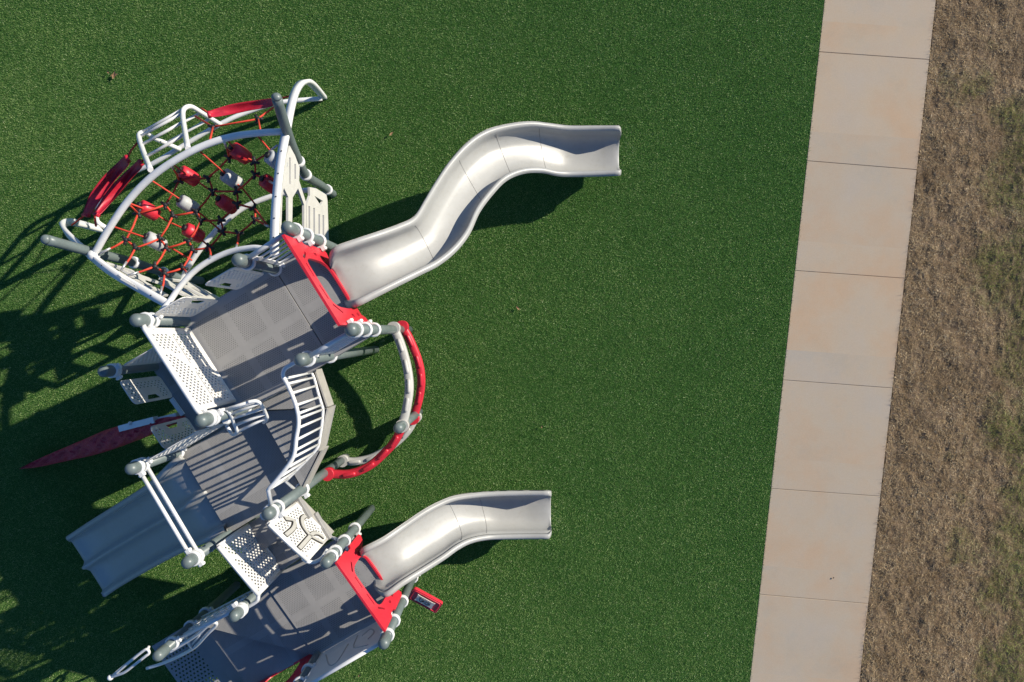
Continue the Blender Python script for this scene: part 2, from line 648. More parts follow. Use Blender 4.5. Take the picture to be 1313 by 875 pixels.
tag(blades('turf_fibres', M['turf_blade'], q, (0.018, 0.034), (0.008, 0.014), (0.25, 1.2), 0.9 * rng.beta(1.9, 2.5, len(q))), 'green artificial turf farther out', 'turf', kind='stuff')

def vnoise(x, y, cell, seed):
    g_ = np.random.default_rng(seed).random((96, 96))
    u_, v_ = x / cell + 40, y / cell + 40
    i_, j_ = np.floor(u_).astype(int), np.floor(v_).astype(int)
    fu, fv = u_ - i_, v_ - j_
    fu, fv = fu * fu * (3 - 2 * fu), fv * fv * (3 - 2 * fv)
    a_ = lambda p_, q_: g_[p_ % 96, q_ % 96]
    return (a_(i_, j_) * (1 - fu) + a_(i_ + 1, j_) * fu) * (1 - fv) + (a_(i_, j_ + 1) * (1 - fu) + a_(i_ + 1, j_ + 1) * fu) * fv


def relief(x, y):
    """tussocks and hollows of the unmown strip"""
    h = 0.03 * (vnoise(x, y, 0.33, 1) - 0.6) + 0.026 * (vnoise(x, y, 0.13, 2) - 0.5) + 0.02 * (vnoise(x * 1.6, y, 0.07, 3) - 0.5)
    return h


gx_, gy_ = np.meshgrid(np.arange(4.6, 9.4, 0.035), np.arange(-6.8, 6.8, 0.035))
exg = eR0.x + eslope * (gy_ - eR0.y)
gx2 = np.maximum(gx_, exg)
gz = np.where(gx_ > exg, relief(gx2, gy_) * np.clip((gx2 - exg) / 0.15, 0.0, 1), -0.05)
ny_, nx_ = gx_.shape
me = bpy.data.meshes.new('dry_ground')
idx = np.arange(nx_ * ny_).reshape(ny_, nx_)
quads = np.stack([idx[:-1, :-1], idx[:-1, 1:], idx[1:, 1:], idx[1:, :-1]], -1).reshape(-1, 4)
me.from_pydata(np.stack([gx2, gy_, gz], -1).reshape(-1, 3).tolist(), [], quads.tolist())
me.materials.append(M['soil'])
me.update()
o = bpy.data.objects.new('dry_ground', me)
col.objects.link(o)
tag(o, 'bumpy dry brown soil under the dead grass', 'ground', kind='structure')

q = jgrid(4.9, 9.2, -6.6, 6.6, 0.0115)
ex = eR0.x + eslope * (q[:, 1] - eR0.y)
q = q[q[:, 0] > ex + rng.normal(0.02, 0.018, len(q))]
thin = clumps(q, 0.11) * 0.5 + clumps(q + 3.3, 0.27) * 0.5
q = q[rng.random(len(q)) < 0.55 + 0.45 * (thin > 0.33)]
tint = np.clip(0.75 * rng.beta(1.3, 1.6, len(q)) + 0.25 * clumps(q + rng.normal(0, 0.015, q.shape), 0.06), 0, 1)
tint[rng.random(len(q)) < 0.01] = 1.0
tag(blades('dry_grass', M['straw'], q, (0.03, 0.085), (0.004, 0.0085), (0.8, 1.5), tint, relief(q[:, 0], q[:, 1]) * np.clip((q[:, 0] - eR0.x - eslope * (q[:, 1] - eR0.y)) / 0.15, 0, 1) - 0.003), 'dry brown grass beside the sidewalk', 'grass', kind='stuff')
q = np.concatenate([jgrid(9.2, 14, -11, 11, 0.05), jgrid(4.3, 9.2, 6.6, 11, 0.05), jgrid(4.3, 9.2, -11, -6.6, 0.05)])
q = q[q[:, 0] > eR0.x + eslope * (q[:, 1] - eR0.y) + 0.05]
tag(blades('dry_grass', M['straw'], q, (0.06, 0.12), (0.015, 0.03), (0.7, 1.4), rng.beta(1.8, 2.2, len(q)), -0.02), 'dry brown grass farther out', 'grass', kind='stuff')

# ------------------------------------------------------------------ play structure
PS = bpy.data.objects.new('play_structure', None)
PS.location = (0, 0, 0)
col.objects.link(PS)
tag(PS, 'grey, white and red play structure with three slides and a rope net on green turf', 'play structure')
Z_A, Z_W1, Z_W2, Z_B, Z_E, Z_S, Z_C, Z_D1, Z_D2 = 2.66, 2.47, 2.28, 2.10, 1.36, 1.75, 1.48, 1.46, 1.28

PT = {}


def pdef(k, px, py, h):
    w = at(px, py, h)
    PT[k] = (Vector((w.x, w.y, 0)), h)


for a in (('1', 366.6, 291.3, 3.79), ('2', 303, 333, 3.79), ('3', 171.3, 410.8, 3.79), ('4', 448.5, 423, 3.79), ('5', 383.3, 462, 3.79),
          ('6', 255.2, 540.5, 3.79), ('7', 165, 602.6, 3.25), ('9', 237.6, 723.6, 3.25), ('10', 341.3, 661, 3.45), ('11', 416.5, 723.6, 2.62),
          ('12', 490.8, 828, 2.62), ('13', 298, 792.8, 2.62), ('14', 200, 843.6, 2.45), ('8', 129.6, 477, 2.6), ('R', 510, 550, 1.9)):
    pdef(*a)
P = {k: v[0] for k, v in PT.items()}
P['15'] = P['13'] + (P['12'] - P['11'])
PT['15'] = (P['15'], 2.5)
P['16'] = P['14'] + (P['15'] - P['13'])
E1 = (P['5'] - P['6']).normalized()
E2 = (P['6'] - P['3']).normalized()
Zv = Vector((0, 0, 1))


def post(k, collars, lug=None, r=0.062):
    p, h = PT[k]
    b = MB()
    b.tube([p - Zv * 0.05, p + Zv * (h - 0.12)], r, 20)
    po = b.build('post', M['grey'], PS)
    c = MB()
    R = 0.073
    prof = [(R - 0.004, h - 0.22), (R, h - 0.2), (R, h - 0.06)] + [(R * math.cos(t), h - 0.06 + R * 0.95 * math.sin(t)) for t in [math.pi / 2 * i / 7 for i in range(1, 8)]]
    n = 20
    vs_ = [(p.x + rr * math.cos(2 * math.pi * j / n), p.y + rr * math.sin(2 * math.pi * j / n), zz) for rr, zz in prof for j in range(n)]
    fs_ = [(i * n + j, i * n + (j + 1) % n, (i + 1) * n + (j + 1) % n, (i + 1) * n + j) for i in range(len(prof) - 1) for j in range(n)]
    c.add(vs_, fs_)
    c.build('cap', M['grey'], po)
    for cc in collars:
        z = cc[0] if isinstance(cc, tuple) else cc
        d = Vector(cc[1]) if isinstance(cc, tuple) else (lug if lug is not None else E2)
        b = MB()
        q = [(0.063, -0.028), (0.084, -0.028), (0.092, -0.018), (0.092, 0.018), (0.084, 0.028), (0.063, 0.028)]
        n = 24
        vs_ = []
        for j in range(n):
            a = 2 * math.pi * j / n
            kf = 1.0 if j % 2 == 0 else 0.972
            vs_ += [(p.x + rr * kf * math.cos(a), p.y + rr * kf * math.sin(a), z + zz) for rr, zz in q]
        m = len(q)
        fs_ = [(j * m + i, ((j + 1) % n) * m + i, ((j + 1) % n) * m + (i + 1) % m, j * m + (i + 1) % m) for j in range(n) for i in range(m)]
        b.add(vs_, fs_, True)
        d = d.normalized()
        s_ = d.cross(Zv)
        b.box(p + d * 0.10, d, s_, 0.06, 0.055, z - 0.024, z + 0.024)
        b.tube([p + d * 0.11 - s_ * 0.042 + Zv * z, p + d * 0.11 + s_ * 0.042 + Zv * z], 0.016, 8)
        b.build('collar', M['white'], po)
    return po


post('1', [(3.50, E2), (3.12, E2), (2.62, E2)])
post('2', [(3.50, E1), (2.66, E1)])
post('3', [(3.56, E2), (3.44, E1)])
post('4', [(3.55, -E2), (3.10, -E2), (2.62, -E2)])
post('5', [(3.50, E1), (2.62, -E2)])
post('6', [(3.57, -E2), (3.48, E1), (2.62, E1)])
post('7', [(3.08, E2), (2.98, E1), (2.15, E1)])
post('9', [(3.06, -E2), (2.98, E2)])
post('10', [(3.30, -E1), (3.12, E2), (2.2, E2)])
post('11', [(2.34, -E1), (2.15, -E1), (1.70, E2), (1.12, E2)])
post('12', [(2.33, -E2), (1.90, -E2), (1.25, -E1), (0.30, E1)])
post('13', [(2.42, -E2), (2.36, -E1)])
post('14', [(2.05, E1), (1.55, E1), (1.1, E1)])
post('15', [(2.25, E1), (1.9, E1), (1.2, E1)])
post('8', [(2.38, E1), (2.32, E2)])

# decks
ANG = math.atan2(E1.y, E1.x)


def deck(keys, z, thick, mat, grow=0.05, org='6', name='deck', g1=None):
    g1 = grow if g1 is None else g1
    pts = [k if isinstance(k, Vector) else P[k] for k in keys]
    c = sum((q for q in pts), Vector()) / len(pts)
    poly = []
    for q in pts:
        d = (q - c)
        a_, b2 = d.dot(E1), d.dot(E2)
        q2 = q + E1 * (g1 * (1 if a_ > 0 else -1)) + E2 * (grow * (1 if b2 > 0 else -1))
        poly.append((q2.x, q2.y))
    b = MB()
    b.prism(poly, z - thick, z)
    o = P[org]
    b.uv = lambda co: ((co.x - o.x) * math.cos(ANG) + (co.y - o.y) * math.sin(ANG), -(co.x - o.x) * math.sin(ANG) + (co.y - o.y) * math.cos(ANG))
    return b.build(name, mat, PS)


gapv = E1 * 0.004
deck([P['2'] - gapv, P['3'] - E1 * 0.05, P['6'] - E1 * 0.05, P['5'] - gapv], Z_A, 0.10, M['deck'], g1=0.0)
deck([P['1'] - E1 * 0.07, P['2'] + gapv, P['5'] + gapv, P['4'] - E1 * 0.07], Z_A, 0.10, M['deck'], g1=0.0)
V1 = at(417, 523, Z_W1)
V1.z = 0
V2 = at(411, 575, Z_W2)
V2.z = 0
V0 = at(401, 475.5, Z_W1)
V0.z = 0
for pa_, pb_, zt_ in ((V0, V1, Z_W1), (V1, V2, Z_W1 - 0.02), (V2, P['10'] - E1 * 0.02, Z_W2)):
    uu = (pb_ - pa_).normalized()
    on_ = Vector((-uu.y, uu.x, 0)) if Vector((-uu.y, uu.x, 0)).dot(pa_ - P['6']) > 0 else Vector((uu.y, -uu.x, 0))
    fb = MB()
    fb.prism([tuple((pa_ + on_ * 0.02)[:2]), tuple((pb_ + on_ * 0.02)[:2]), tuple((pb_ + on_ * 0.04)[:2]), tuple((pa_ + on_ * 0.04)[:2])], zt_ - 0.26, zt_ + 0.015)
    fb.build('fascia', M['fascia'], PS)
dd = E2 * 0.05
deck([P['6'] + dd, V0, V1], Z_W1, 0.30, M['deck_fine'], 0.0)
dn = Vector((0.0, -0.02, 0))
deck([P['6'] + E2 * 0.09, V1 + dn, V2, P['10'] + E1 * 0.03], Z_W2, 0.30, M['deck_fine'], 0.0)
deck([P['6'] - E1 * 0.05 + E2 * 0.06, P['10'] - E1 * 0.05, P['9'] - E1 * 0.0, P['7'] + E2 * 0.02], Z_B, 0.12, M['deck_fine'], 0.0)
deck([P['3'] - E1 * 0.03, P['6'] - E1 * 0.03, P['7'], P['8']], Z_E, 0.12, M['deck_fine'])
wk1, wk2 = at(344, 671.5, 2.94), at(394, 718.5, 2.54)
wk1.z = wk2.z = 0
wk1 = wk1 - E2 * 0.10 + E1 * 0.05
wk2 = wk2 + E1 * 0.05
wkm = (wk1 + wk2) / 2
lm = (P['9'] + P['13']) / 2
deck([P['9'] + E2 * 0.03 + E1 * 0.02, wk1, wkm, lm], Z_S + 0.16, 0.10, M['deck_fine'], 0.0)
deck([lm, wkm, wk2 + E2 * 0.02, P['13'] - E2 * 0.06], Z_S - 0.06, 0.10, M['deck_fine'], 0.0)
deck([P['13'] - E1 * 0.03, P['11'] + E1 * 0.015, P['12'] + E1 * 0.015, P['15'] - E1 * 0.03], Z_C, 0.12, M['deck'], 0.05, '13', g1=0.0)
q13, q14, q15, q16 = P['13'] - E1 * 0.036, P['14'], P['15'] - E1 * 0.036, P['16']
deck([q13, q14, q15], Z_D1, 0.12, M['deck_fine'], 0.0)
nd = ((q14 - q15).cross(Zv)).normalized()
if nd.dot(q16 - q15) < 0:
    nd = -nd
deck([q14 + nd * 0.012, q16, q15 + nd * 0.012], Z_D2, 0.12, M['deck_fine'], 0.0)


# stairs of coated steel down from the low wedge deck
def step_tread(k0, k1, z, holes=False):
    a, b_ = q14 + E2 * 0.10, q16 + E2 * 0.0
    if not holes:
        b = MB()
        b.prism([tuple((a - E1 * k0)[:2]), tuple((b_ - E1 * k0)[:2]), tuple((b_ - E1 * k1)[:2]), tuple((a - E1 * k1)[:2])], z - 0.05, z)
        b.uv = lambda co: (0.02, 0.02)
        b.build('stair_tread', M['deck_fine'], PS)
        return
    org = a - E1 * k0 + Zv * (z - 0.02)
    L, Wd = (b_ - a).length, k1 - k0
    hl = []
    for gx in range(0, 18):
        for gy in range(0, 12):
            x, y = 0.10 + gx * 0.062, 0.06 + gy * 0.062 + (gx % 2) * 0.031
            if x < L - 0.06 and y < Wd - 0.05 and not (0.17 < y < 0.21):
                hl.append([(x + 0.017 * math.cos(t * math.pi / 4), y + 0.017 * math.sin(t * math.pi / 4)) for t in range(8)])
    b = MB()
    b.plate([(0, 0), (L, 0), (L, Wd), (0, Wd)], hl, org, (b_ - a), -E1, 0.012)
    b.uv = lambda co: (0.02, 0.02)
    b.build('stair_tread', M['deck_fine'], PS)


step_tread(0.02, 0.36, 0.96)
step_tread(0.36, 0.72, 0.64)
step_tread(0.72, 1.52, 0.30, True)


# ---- panels in vertical planes
def vframe(A, B):
    u = (B - A).normalized()
    return u, (B - A).length


def rounded(x0, x1, y0, y1, r, n=4):
    out = []
    for cx_, cy_, a0 in ((x1 - r, y0 + r, -90), (x1 - r, y1 - r, 0), (x0 + r, y1 - r, 90), (x0 + r, y0 + r, 180)):
        for i in range(n + 1):
            a = math.radians(a0 + 90 * i / n)
            out.append((cx_ + r * math.cos(a), cy_ + r * math.sin(a)))
    return out


def diamonds(x0, x1, y0, y1, sx=0.066, sy=0.088, d=(0.0175, 0.026), skip=None):
    out = []
    j = 0
    y = y0
    while y < y1:
        x = x0 + (sx / 2 if j % 2 else 0)
        while x < x1:
            if not (skip and skip(x, y)):
                out.append([(x + d[0], y), (x, y + d[1]), (x - d[0], y), (x, y - d[1])])
            x += sx
        y += sy / 2
        j += 1
    return out


def seg_dist(p, poly):
    best = 9
    for a, b in zip(poly[:-1], poly[1:]):
        ax, ay, bx, by = a[0], a[1], b[0], b[1]
        L2 = (bx - ax) ** 2 + (by - ay) ** 2 + 1e-12
        t = max(0, min(1, ((p[0] - ax) * (bx - ax) + (p[1] - ay) * (by - ay)) / L2))
        best = min(best, math.hypot(p[0] - ax - t * (bx - ax), p[1] - ay - t * (by - ay)))
    return best


def ribbon2d(line, w):
    line = [Vector(p) for p in line]
    l, r = [], []
    for i in range(len(line)):
        t = (line[min(i + 1, len(line) - 1)] - line[max(i - 1, 0)]).normalized()
        n = Vector((-t.y, t.x))
        l.append(tuple(line[i] + n * w / 2))
        r.append(tuple(line[i] - n * w / 2))
    return l + r[::-1]


def diamond_panel(A, B, z0a, z0b, h, s0, s1, motifs=(), face=1, bars=True, name='barrier_panel', tilt=True):
    """perforated barrier between two posts; the lower edge runs from z0a to z0b"""
    u, L = vframe(A, B)
    x0, x1 = s0 * L, s1 * L
    a3 = A + u * x0 + Zv * z0a
    ux = (B - A).normalized() * (x1 - x0) + Zv * (z0b - z0a)
    W_ = x1 - x0
    sk = 1.0 / W_

    def mp(p):
        return p
    uxn = Vector((u.x, u.y, 0))
    outer = [(0.0, 0.0), (W_, z0b - z0a), (W_, z0b - z0a + h), (0.0, h)]

    def shear(pts):
        return [(x, y + (z0b - z0a) * x / W_) for x, y in pts]
    hl = []
    ribs = [0.5] if W_ > 0.75 else []
    mot = [spline([(mx * W_, my * h) for mx, my in m], 4) for m in motifs]

    def skip(x, y):
        if any(seg_dist((x, y), m) < 0.055 for m in mot):
            return True
        if not mot and (abs(y - h * 0.52) < 0.045 or (W_ > 0.6 and abs(x - W_ * (0.36 + 0.1 * math.sin(y * 5))) < 0.04)):
            return True
        return False
    for dmd in diamonds(0.075, W_ - 0.06, 0.085, h - 0.07, skip=skip):
        hl.append(shear(dmd))
    if not mot:   # long drain slots top and bottom
        for xa, xb in ((0.08, 0.45), (0.55, 0.92)):
            for yy in (0.5 * h,):
                hl.append(shear([(W_ * xa, yy - 0.012), (W_ * xb, yy - 0.012), (W_ * xb, yy + 0.012), (W_ * xa, yy + 0.012)])) if W_ > 0.6 else None
    hl = [x for x in hl if x]
    b = MB()
    b.plate(outer, hl, a3, uxn, Zv, 0.009)
    nn = uxn.cross(Zv) * face
    for c0, c1 in (((0, 0), (W_, 0)), ((0, 0), (0, h)), ((W_, 0), (W_, h))):
        (xa, ya), (xb, yb) = shear([c0, c1])
        b.tube([a3 + uxn * xa + Zv * ya, a3 + uxn * xb + Zv * yb], 0.018, 8)
    pan = b.build(name, M['panel'], PS)
    t = MB()
    (xa, ya), (xb, yb) = shear([(0, h), (W_, h)])
    t.tube([A + u * 0.05 + Zv * (z0a + h - 0.02), a3 + uxn * xa + Zv * (ya + 0.01), a3 + uxn * xb + Zv * (yb + 0.01), B - u * 0.05 + Zv * (z0b + h - 0.02)], 0.027, 10)
    t.build('top_rail', M['white'], pan)
    for m in mot:
        rb = MB()
        rb.plate(shear(ribbon2d(m, 0.075)), [], a3 + nn * 0.016, uxn, Zv, 0.010)
        rb.build('motif_edge', M['black'], pan)
        rb = MB()
        rb.plate(shear(ribbon2d(m, 0.052)), [], a3 + nn * 0.024, uxn, Zv, 0.010)
        rb.build('motif', M['beige'], pan)
    return pan


diamond_panel(P['3'], P['6'], Z_A + 0.06, Z_A + 0.06, 0.96, 0.09, 0.90)


# slatted panels beside the slide
def slat_panel(A, B, s0, s1, z0, z1):
    u, L = vframe(A, B)
    x0, x1 = s0 * L, s1 * L
    hl = []
    n = 5
    for i in range(n):
        y0 = z0 + 0.07 + (z1 - z0 - 0.12) * i / n
        hl.append(rounded(x0 + 0.05, x1 - 0.05, y0, y0 + (z1 - z0 - 0.12) / n - 0.045, 0.02, 2))
    b = MB()
    b.plate(rounded(x0, x1, z0, z1, 0.05), hl, A, u, Zv, 0.014)
    o = b.build('slatted_panel', M['white'], PS)
    t = MB()
    t.tube([A + u * 0.05 + Zv * (z1 + 0.0), B - u * 0.05 + Zv * (z1 + 0.0)], 0.026, 10)
    t.build('top_rail', M['white'], o)


slat_panel(P['2'], P['1'], 0.12, 0.90, Z_A + 0.06, Z_A + 0.96)
slat_panel(P['5'], P['4'], 0.12, 0.90, Z_A + 0.06, Z_A + 0.96)


# small shaped handhold panels at the openings
def hand_panel(A, B, s0, s1, z0, z1, hole_side, holes_on=True, mat='panel', lower=0.0):
    u, L = vframe(A, B)
    x0, x1 = s0 * L, s1 * L
    w = x1 - x0
    out = rounded(x0, x1, z0, z1, 0.07, 4)
    if hole_side > 0:   # hollowed grip on the far side
        grip = [(x1 - 0.035, z0 + 0.30), (x1 - 0.035, z0 + 0.62), (x1 - 0.10, z0 + 0.56), (x1 - 0.10, z0 + 0.36)]
    else:
        grip = [(x0 + 0.035, z0 + 0.30), (x0 + 0.035, z0 + 0.62), (x0 + 0.10, z0 + 0.56), (x0 + 0.10, z0 + 0.36)]
    hl = [grip]
    for dmd in diamonds(x0 + 0.07, x1 - 0.05, z0 + 0.08, z1 - 0.06, 0.066, 0.088, (0.0175, 0.027), skip=lambda x, y: abs(x - grip[2][0]) < 0.10 and z0 + 0.22 < y < z0 + 0.70):
        hl.append(dmd)
    b = MB()
    b.plate(out, hl, A, u, Zv, 0.010)
    return b.build('handhold_panel', M[mat], PS)


hand_panel(P['3'], P['2'], 0.09, 0.40, Z_A + 0.05, Z_A + 0.95, 1)
hand_panel(P['3'], P['2'], 0.60, 0.91, Z_A + 0.05, Z_A + 0.95, -1)
hand_panel(P['8'], P['7'], 0.12, 0.40, Z_E + 0.05, Z_E + 1.02, 1)
hand_panel(P['8'], P['7'], 0.66, 0.93, Z_E + 0.05, Z_E + 1.02, -1)
hand_panel(P['8'], P['3'], 0.09, 0.62, Z_E + 0.05, Z_E + 0.98, 1)
hand_panel(P['7'], P['6'], 0.09, 0.66, Z_B + 0.05, Z_B + 0.98, 1)


# ---- hood panels at the slides
def hood(A, B, zd, ho, ht, label):
    """red arch: two legs clamped to the posts, a deep top band, a shield-shaped slide mouth with a thin sill at deck level"""
    u, L = vframe(A, B)
    k = L / 1.24
    org = A - E1 * HOOD_IN
    Y = lambda t: zd + (t if t <= 0 else t * ho / 0.72)
    outer = [(0.08, zd + ht), (0.08, zd + ht * 0.55), (0.115, zd + ht * 0.5), (0.115, zd + ht * 0.34), (0.08, zd + ht * 0.3), (0.08, zd - 0.2), (0.11, zd - 0.27), (0.20, zd - 0.2), (0.235, zd - 0.06), (0.86, zd - 0.065),
             (1.005, zd - 0.06), (1.04, zd - 0.2), (1.13, zd - 0.27), (1.16, zd - 0.2), (1.16, zd + ht * 0.3), (1.125, zd + ht * 0.34), (1.125, zd + ht * 0.5), (1.16, zd + ht * 0.55), (1.16, zd + ht)]
    win = spline([(0.62, 0.725), (0.50, 0.722), (0.375, 0.705), (0.318, 0.60), (0.305, 0.40), (0.31, 0.20), (0.36, 0.07), (0.43, 0.035), (0.62, 0.03), (0.81, 0.035), (0.88, 0.07), (0.93, 0.20), (0.935, 0.40), (0.922, 0.60), (0.865, 0.705), (0.74, 0.722), (0.62, 0.725)], 3)[:-1]
    hl = [[(x, Y(y)) for x, y in win]]
    for sx in (-1, 1):
        X = lambda t: 0.62 + sx * t
        for q in ([(0.40, 0.03), (0.355, 0.05), (0.375, 0.12), (0.41, 0.12)], [(0.395, 0.25), (0.43, 0.25), (0.42, 0.33), (0.385, 0.33)], [(0.395, 0.60), (0.372, 0.585), (0.275, 0.745), (0.298, 0.765)], [(0.22, 0.80), (0.22, 0.772), (0.05, 0.782), (0.05, 0.81)]):
            h = [(X(a), Y(b)) for a, b in q]
            hl.append(h)
    b = MB()
    b.plate([(x * k, z) for x, z in outer], [[(x * k, z) for x, z in h] for h in hl], org, u, Zv, 0.028)
    return b.build('hood_panel', M['red'], PS, label)


HOOD_IN = 0.0
hood(P['1'] - E1 * 0.05, P['4'] - E1 * 0.05, Z_A, 0.96, 1.23, 'red hood panel framing the mouth of the tall slide')
hood(P['11'] + E1 * 0.04, P['12'] + E1 * 0.04, Z_C, 0.69, 0.95, 'red hood panel framing the mouth of the lower slide')
hood(P['15'], P['16'], 1.25, 0.69, 0.95, 'shaded red hood panel at the bottom edge of the photo')


# ---- slides
def slide(stations, name, label, depth0=0.37, lanes=1):
    st = []
    for lx, ly, rx, ry, zb in stations:
        dep = depth0 if lanes == 1 else depth0 * min(1.0, 0.42 + 0.9 * (1 - (len(st) / (len(stations) - 1)) ** 3))
        a, b_ = at(lx, ly, zb + dep), at(rx, ry, zb + dep)
        st.append((a.x, a.y, b_.x, b_.y, zb, dep))
    f0, f1 = np.array(st[0]), np.array(st[1])
    hd = np.array([f1[0] + f1[2] - f0[0] - f0[2], f1[1] + f1[3] - f0[1] - f0[3]])
    hd = hd / np.hypot(*hd) * 0.17
    if lanes == 1:
        wv = (f0[2:4] - f0[0:2]) * 0.10
        st.insert(0, (f0[0] - hd[0] + wv[0], f0[1] - hd[1] + wv[1], f0[2] - hd[0] - wv[0], f0[3] - hd[1] - wv[1], f0[4] + 0.02, 0.12))
    st = spline(st, 5)
    e0, e1 = np.array(st[-1]), np.array(st[-3])
    he = np.array([e0[0] + e0[2] - e1[0] - e1[2], e0[1] + e0[3] - e1[1] - e1[3]])
    he = he / np.hypot(*he)
    for dist, kw, kd in ((0.02, 0.985, 0.97), (0.04, 0.955, 0.88), (0.055, 0.90, 0.70)):
        cA, cB = (e0[0] + e0[2]) / 2 + he[0] * dist, (e0[1] + e0[3]) / 2 + he[1] * dist
        wx_, wy_ = (e0[2] - e0[0]) / 2 * kw, (e0[3] - e0[1]) / 2 * kw
        if lanes == 1:
            st.append((cA - wx_, cB - wy_, cA + wx_, cB + wy_, e0[4] - 0.012 * dist / 0.055, e0[5] * kd))
    lip, th = 0.042, 0.03
    b = MB()
    prof_n = None
    vs_ = []
    rows = []
    for sx in st:
        A, B = Vector((sx[0], sx[1], 0)), Vector((sx[2], sx[3], 0))
        w = (B - A).length
        d = (B - A) / w
        c = (A + B) / 2
        hw = w / 2
        depth = sx[5]
        prof = []
        # left lip outside -> over the lip -> inside -> right lip
        prof += [(-hw, depth - 0.075), (-hw, depth - 0.03)]
        prof += [(-hw + lip + lip * math.cos(t), depth - lip + lip * math.sin(t)) for t in [math.pi * (1 - i / 5) for i in range(6)]]
        inn = hw - 2 * lip - 0.012
        R = min(0.19, depth * 0.62)
        prof += [(-inn - 0.004, depth * 0.72 + 0.02)]
        curve = [(-inn + R - R * math.cos(t), R - R * math.sin(t)) for t in [math.pi / 2 * i / 6 for i in range(7)]]
        prof += curve
        mids = [(-(inn - R) * 0.5, -0.004), (0, -0.006), ((inn - R) * 0.5, -0.004)]
        if lanes == 2:
            mids = [(-(inn - R) * 0.5, -0.004), (-0.09, 0.0), (-0.045, 0.05), (-0.018, 0.12), (0.018, 0.12), (0.045, 0.05), (0.09, 0.0), ((inn - R) * 0.5, -0.004)]
        prof += mids
        prof += [(-x, y) for x, y in reversed(curve)]
        prof += [(inn + 0.004, depth * 0.72 + 0.02)]
        prof += [(hw - lip - lip * math.cos(t), depth - lip + lip * math.sin(t)) for t in [math.pi * (1 - i / 5) for i in range(6)]]
        prof += [(hw, depth - 0.03), (hw, depth - 0.075)]
        # underside
        prof += [(hw - 0.03, depth - 0.08), (inn + th, R), (inn - R * 0.6 + th, -th - 0.01), (0, -th - 0.02), (-(inn - R * 0.6 + th), -th - 0.01), (-inn - th, R), (-hw + 0.03, depth - 0.08)]
        prof_n = len(prof)
        rows.append([c + d * x + Zv * (sx[4] + y) for x, y in prof])
    n = prof_n
    vs_ = [p for r in rows for p in r]
    k = len(rows)
    fs_ = [(i * n + j, (i + 1) * n + j, (i + 1) * n + (j + 1) % n, i * n + (j + 1) % n) for i in range(k - 1) for j in range(n)]
    fs_ += [tuple(range(n)), tuple((k - 1) * n + j for j in reversed(range(n)))]
    b.add(vs_, fs_)
    o = b.build(name, M['slide'], PS, label)
    return o, rows


def seam(parent, rows, i, j0=8, j1=None):
    n = len(rows[i])
    r = rows[i][j0:(n - 7 - j0)]
    d = (rows[min(i + 1, len(rows) - 1)][n // 3] - rows[i - 1][n // 3]).normalized()
    b = MB()
    b.tube([p for p in r], 0.0035, 5)
    b.build('seam', M['seam'], parent)


o, rows = slide([(425.5, 318, 457.5, 393, 2.60), (453, 306.5, 482, 381, 2.52), (485, 296, 512, 366, 2.34), (510, 287, 540, 352, 2.14), (530, 277, 563, 340, 1.97),
                 (543, 257, 585, 322, 1.80), (556, 235, 602, 300, 1.62), (575, 207, 615, 272, 1.40), (598, 182, 632, 249, 1.19), (622, 166, 650, 231, 1.0),
                 (650, 158, 672, 222, 0.83), (680, 154.5, 695, 221, 0.66), (705, 157, 715, 225, 0.51), (730, 160, 735, 226, 0.39), (765, 160, 768, 225.5, 0.32), (793.5, 160, 793.5, 224.5, 0.31)],
                'slide', 'tall grey slide with two bends')
for i in (24, 42, 52, 62):
    seam(o, rows, i)
o, rows = slide([(465, 703, 495, 767.5, 1.45), (490, 690, 518, 752, 1.34), (515, 673, 545, 735, 1.12), (540, 656, 570, 719, 0.92), (560, 645, 588, 706, 0.76),
                 (580, 637, 604, 698, 0.62), (605, 633, 622, 694, 0.49), (632, 631, 640, 693, 0.39), (670, 630, 672, 692.5, 0.32), (703, 630, 703, 692.3, 0.31)],
                'slide', 'short grey slide with one bend')
for i in (27, 36):
    seam(o, rows, i)
o, rows = slide([(229, 583, 290, 683, 2.05), (218, 591, 279, 688, 2.04), (203, 606, 264, 697, 1.95), (186, 622, 246, 704, 1.72), (165, 636, 222, 715, 1.43),
                 (140, 652, 192, 731, 1.05), (113, 669, 164, 747, 0.66), (95, 681, 146, 758, 0.42), (83, 689, 133, 767, 0.32)],
                'slide', 'shaded grey double slide with a ridge between two lanes', 0.17, 2)

# ---- horizontal bars over the double slide
b = MB()
for zz, off in ((2.98, 0.04), (2.98, -0.06)):
    b.tube([P['7'] + E2 * 0.05 + E1 * off + Zv * zz, P['9'] - E2 * 0.05 + E1 * off + Zv * zz], 0.024, 10)
b.build('entry_bar', M['white'], PS)

# ---- curved balcony rail round the outer wedge steps
top_px = [(383, 463), (374, 467.5), (365.5, 473), (363, 482), (369.3, 494.7), (375.7, 509.4), (380, 522), (382.5, 535), (382.5, 547), (380, 561), (375.7, 587), (357, 613), (344, 628)]
bot_px = [(398.6, 476.5), (403, 486.5), (407.7, 504), (412.3, 519.4), (414, 527), (412.5, 545), (410, 561), (407, 574), (395, 588), (377, 606), (366, 617)]
ZT, ZB_ = 3.42, 2.48
tp = px_path([(x, y, ZT) for x, y in top_px])
bp = px_path([(x, y, ZB_) for x, y in bot_px])
b = MB()
b.tube(tp + [tuple(P['10'] + Zv * (ZT - 0.15))], 0.024, 10)
b.tube([tuple(P['5'] + Zv * ZB_)] + bp + [tuple(P['10'] + Zv * (ZB_ - 0.1))], 0.02, 10)
rail = b.build('balcony_railing', M['white'], PS)
tpa, bpa = np.array(tp), np.array(bp)
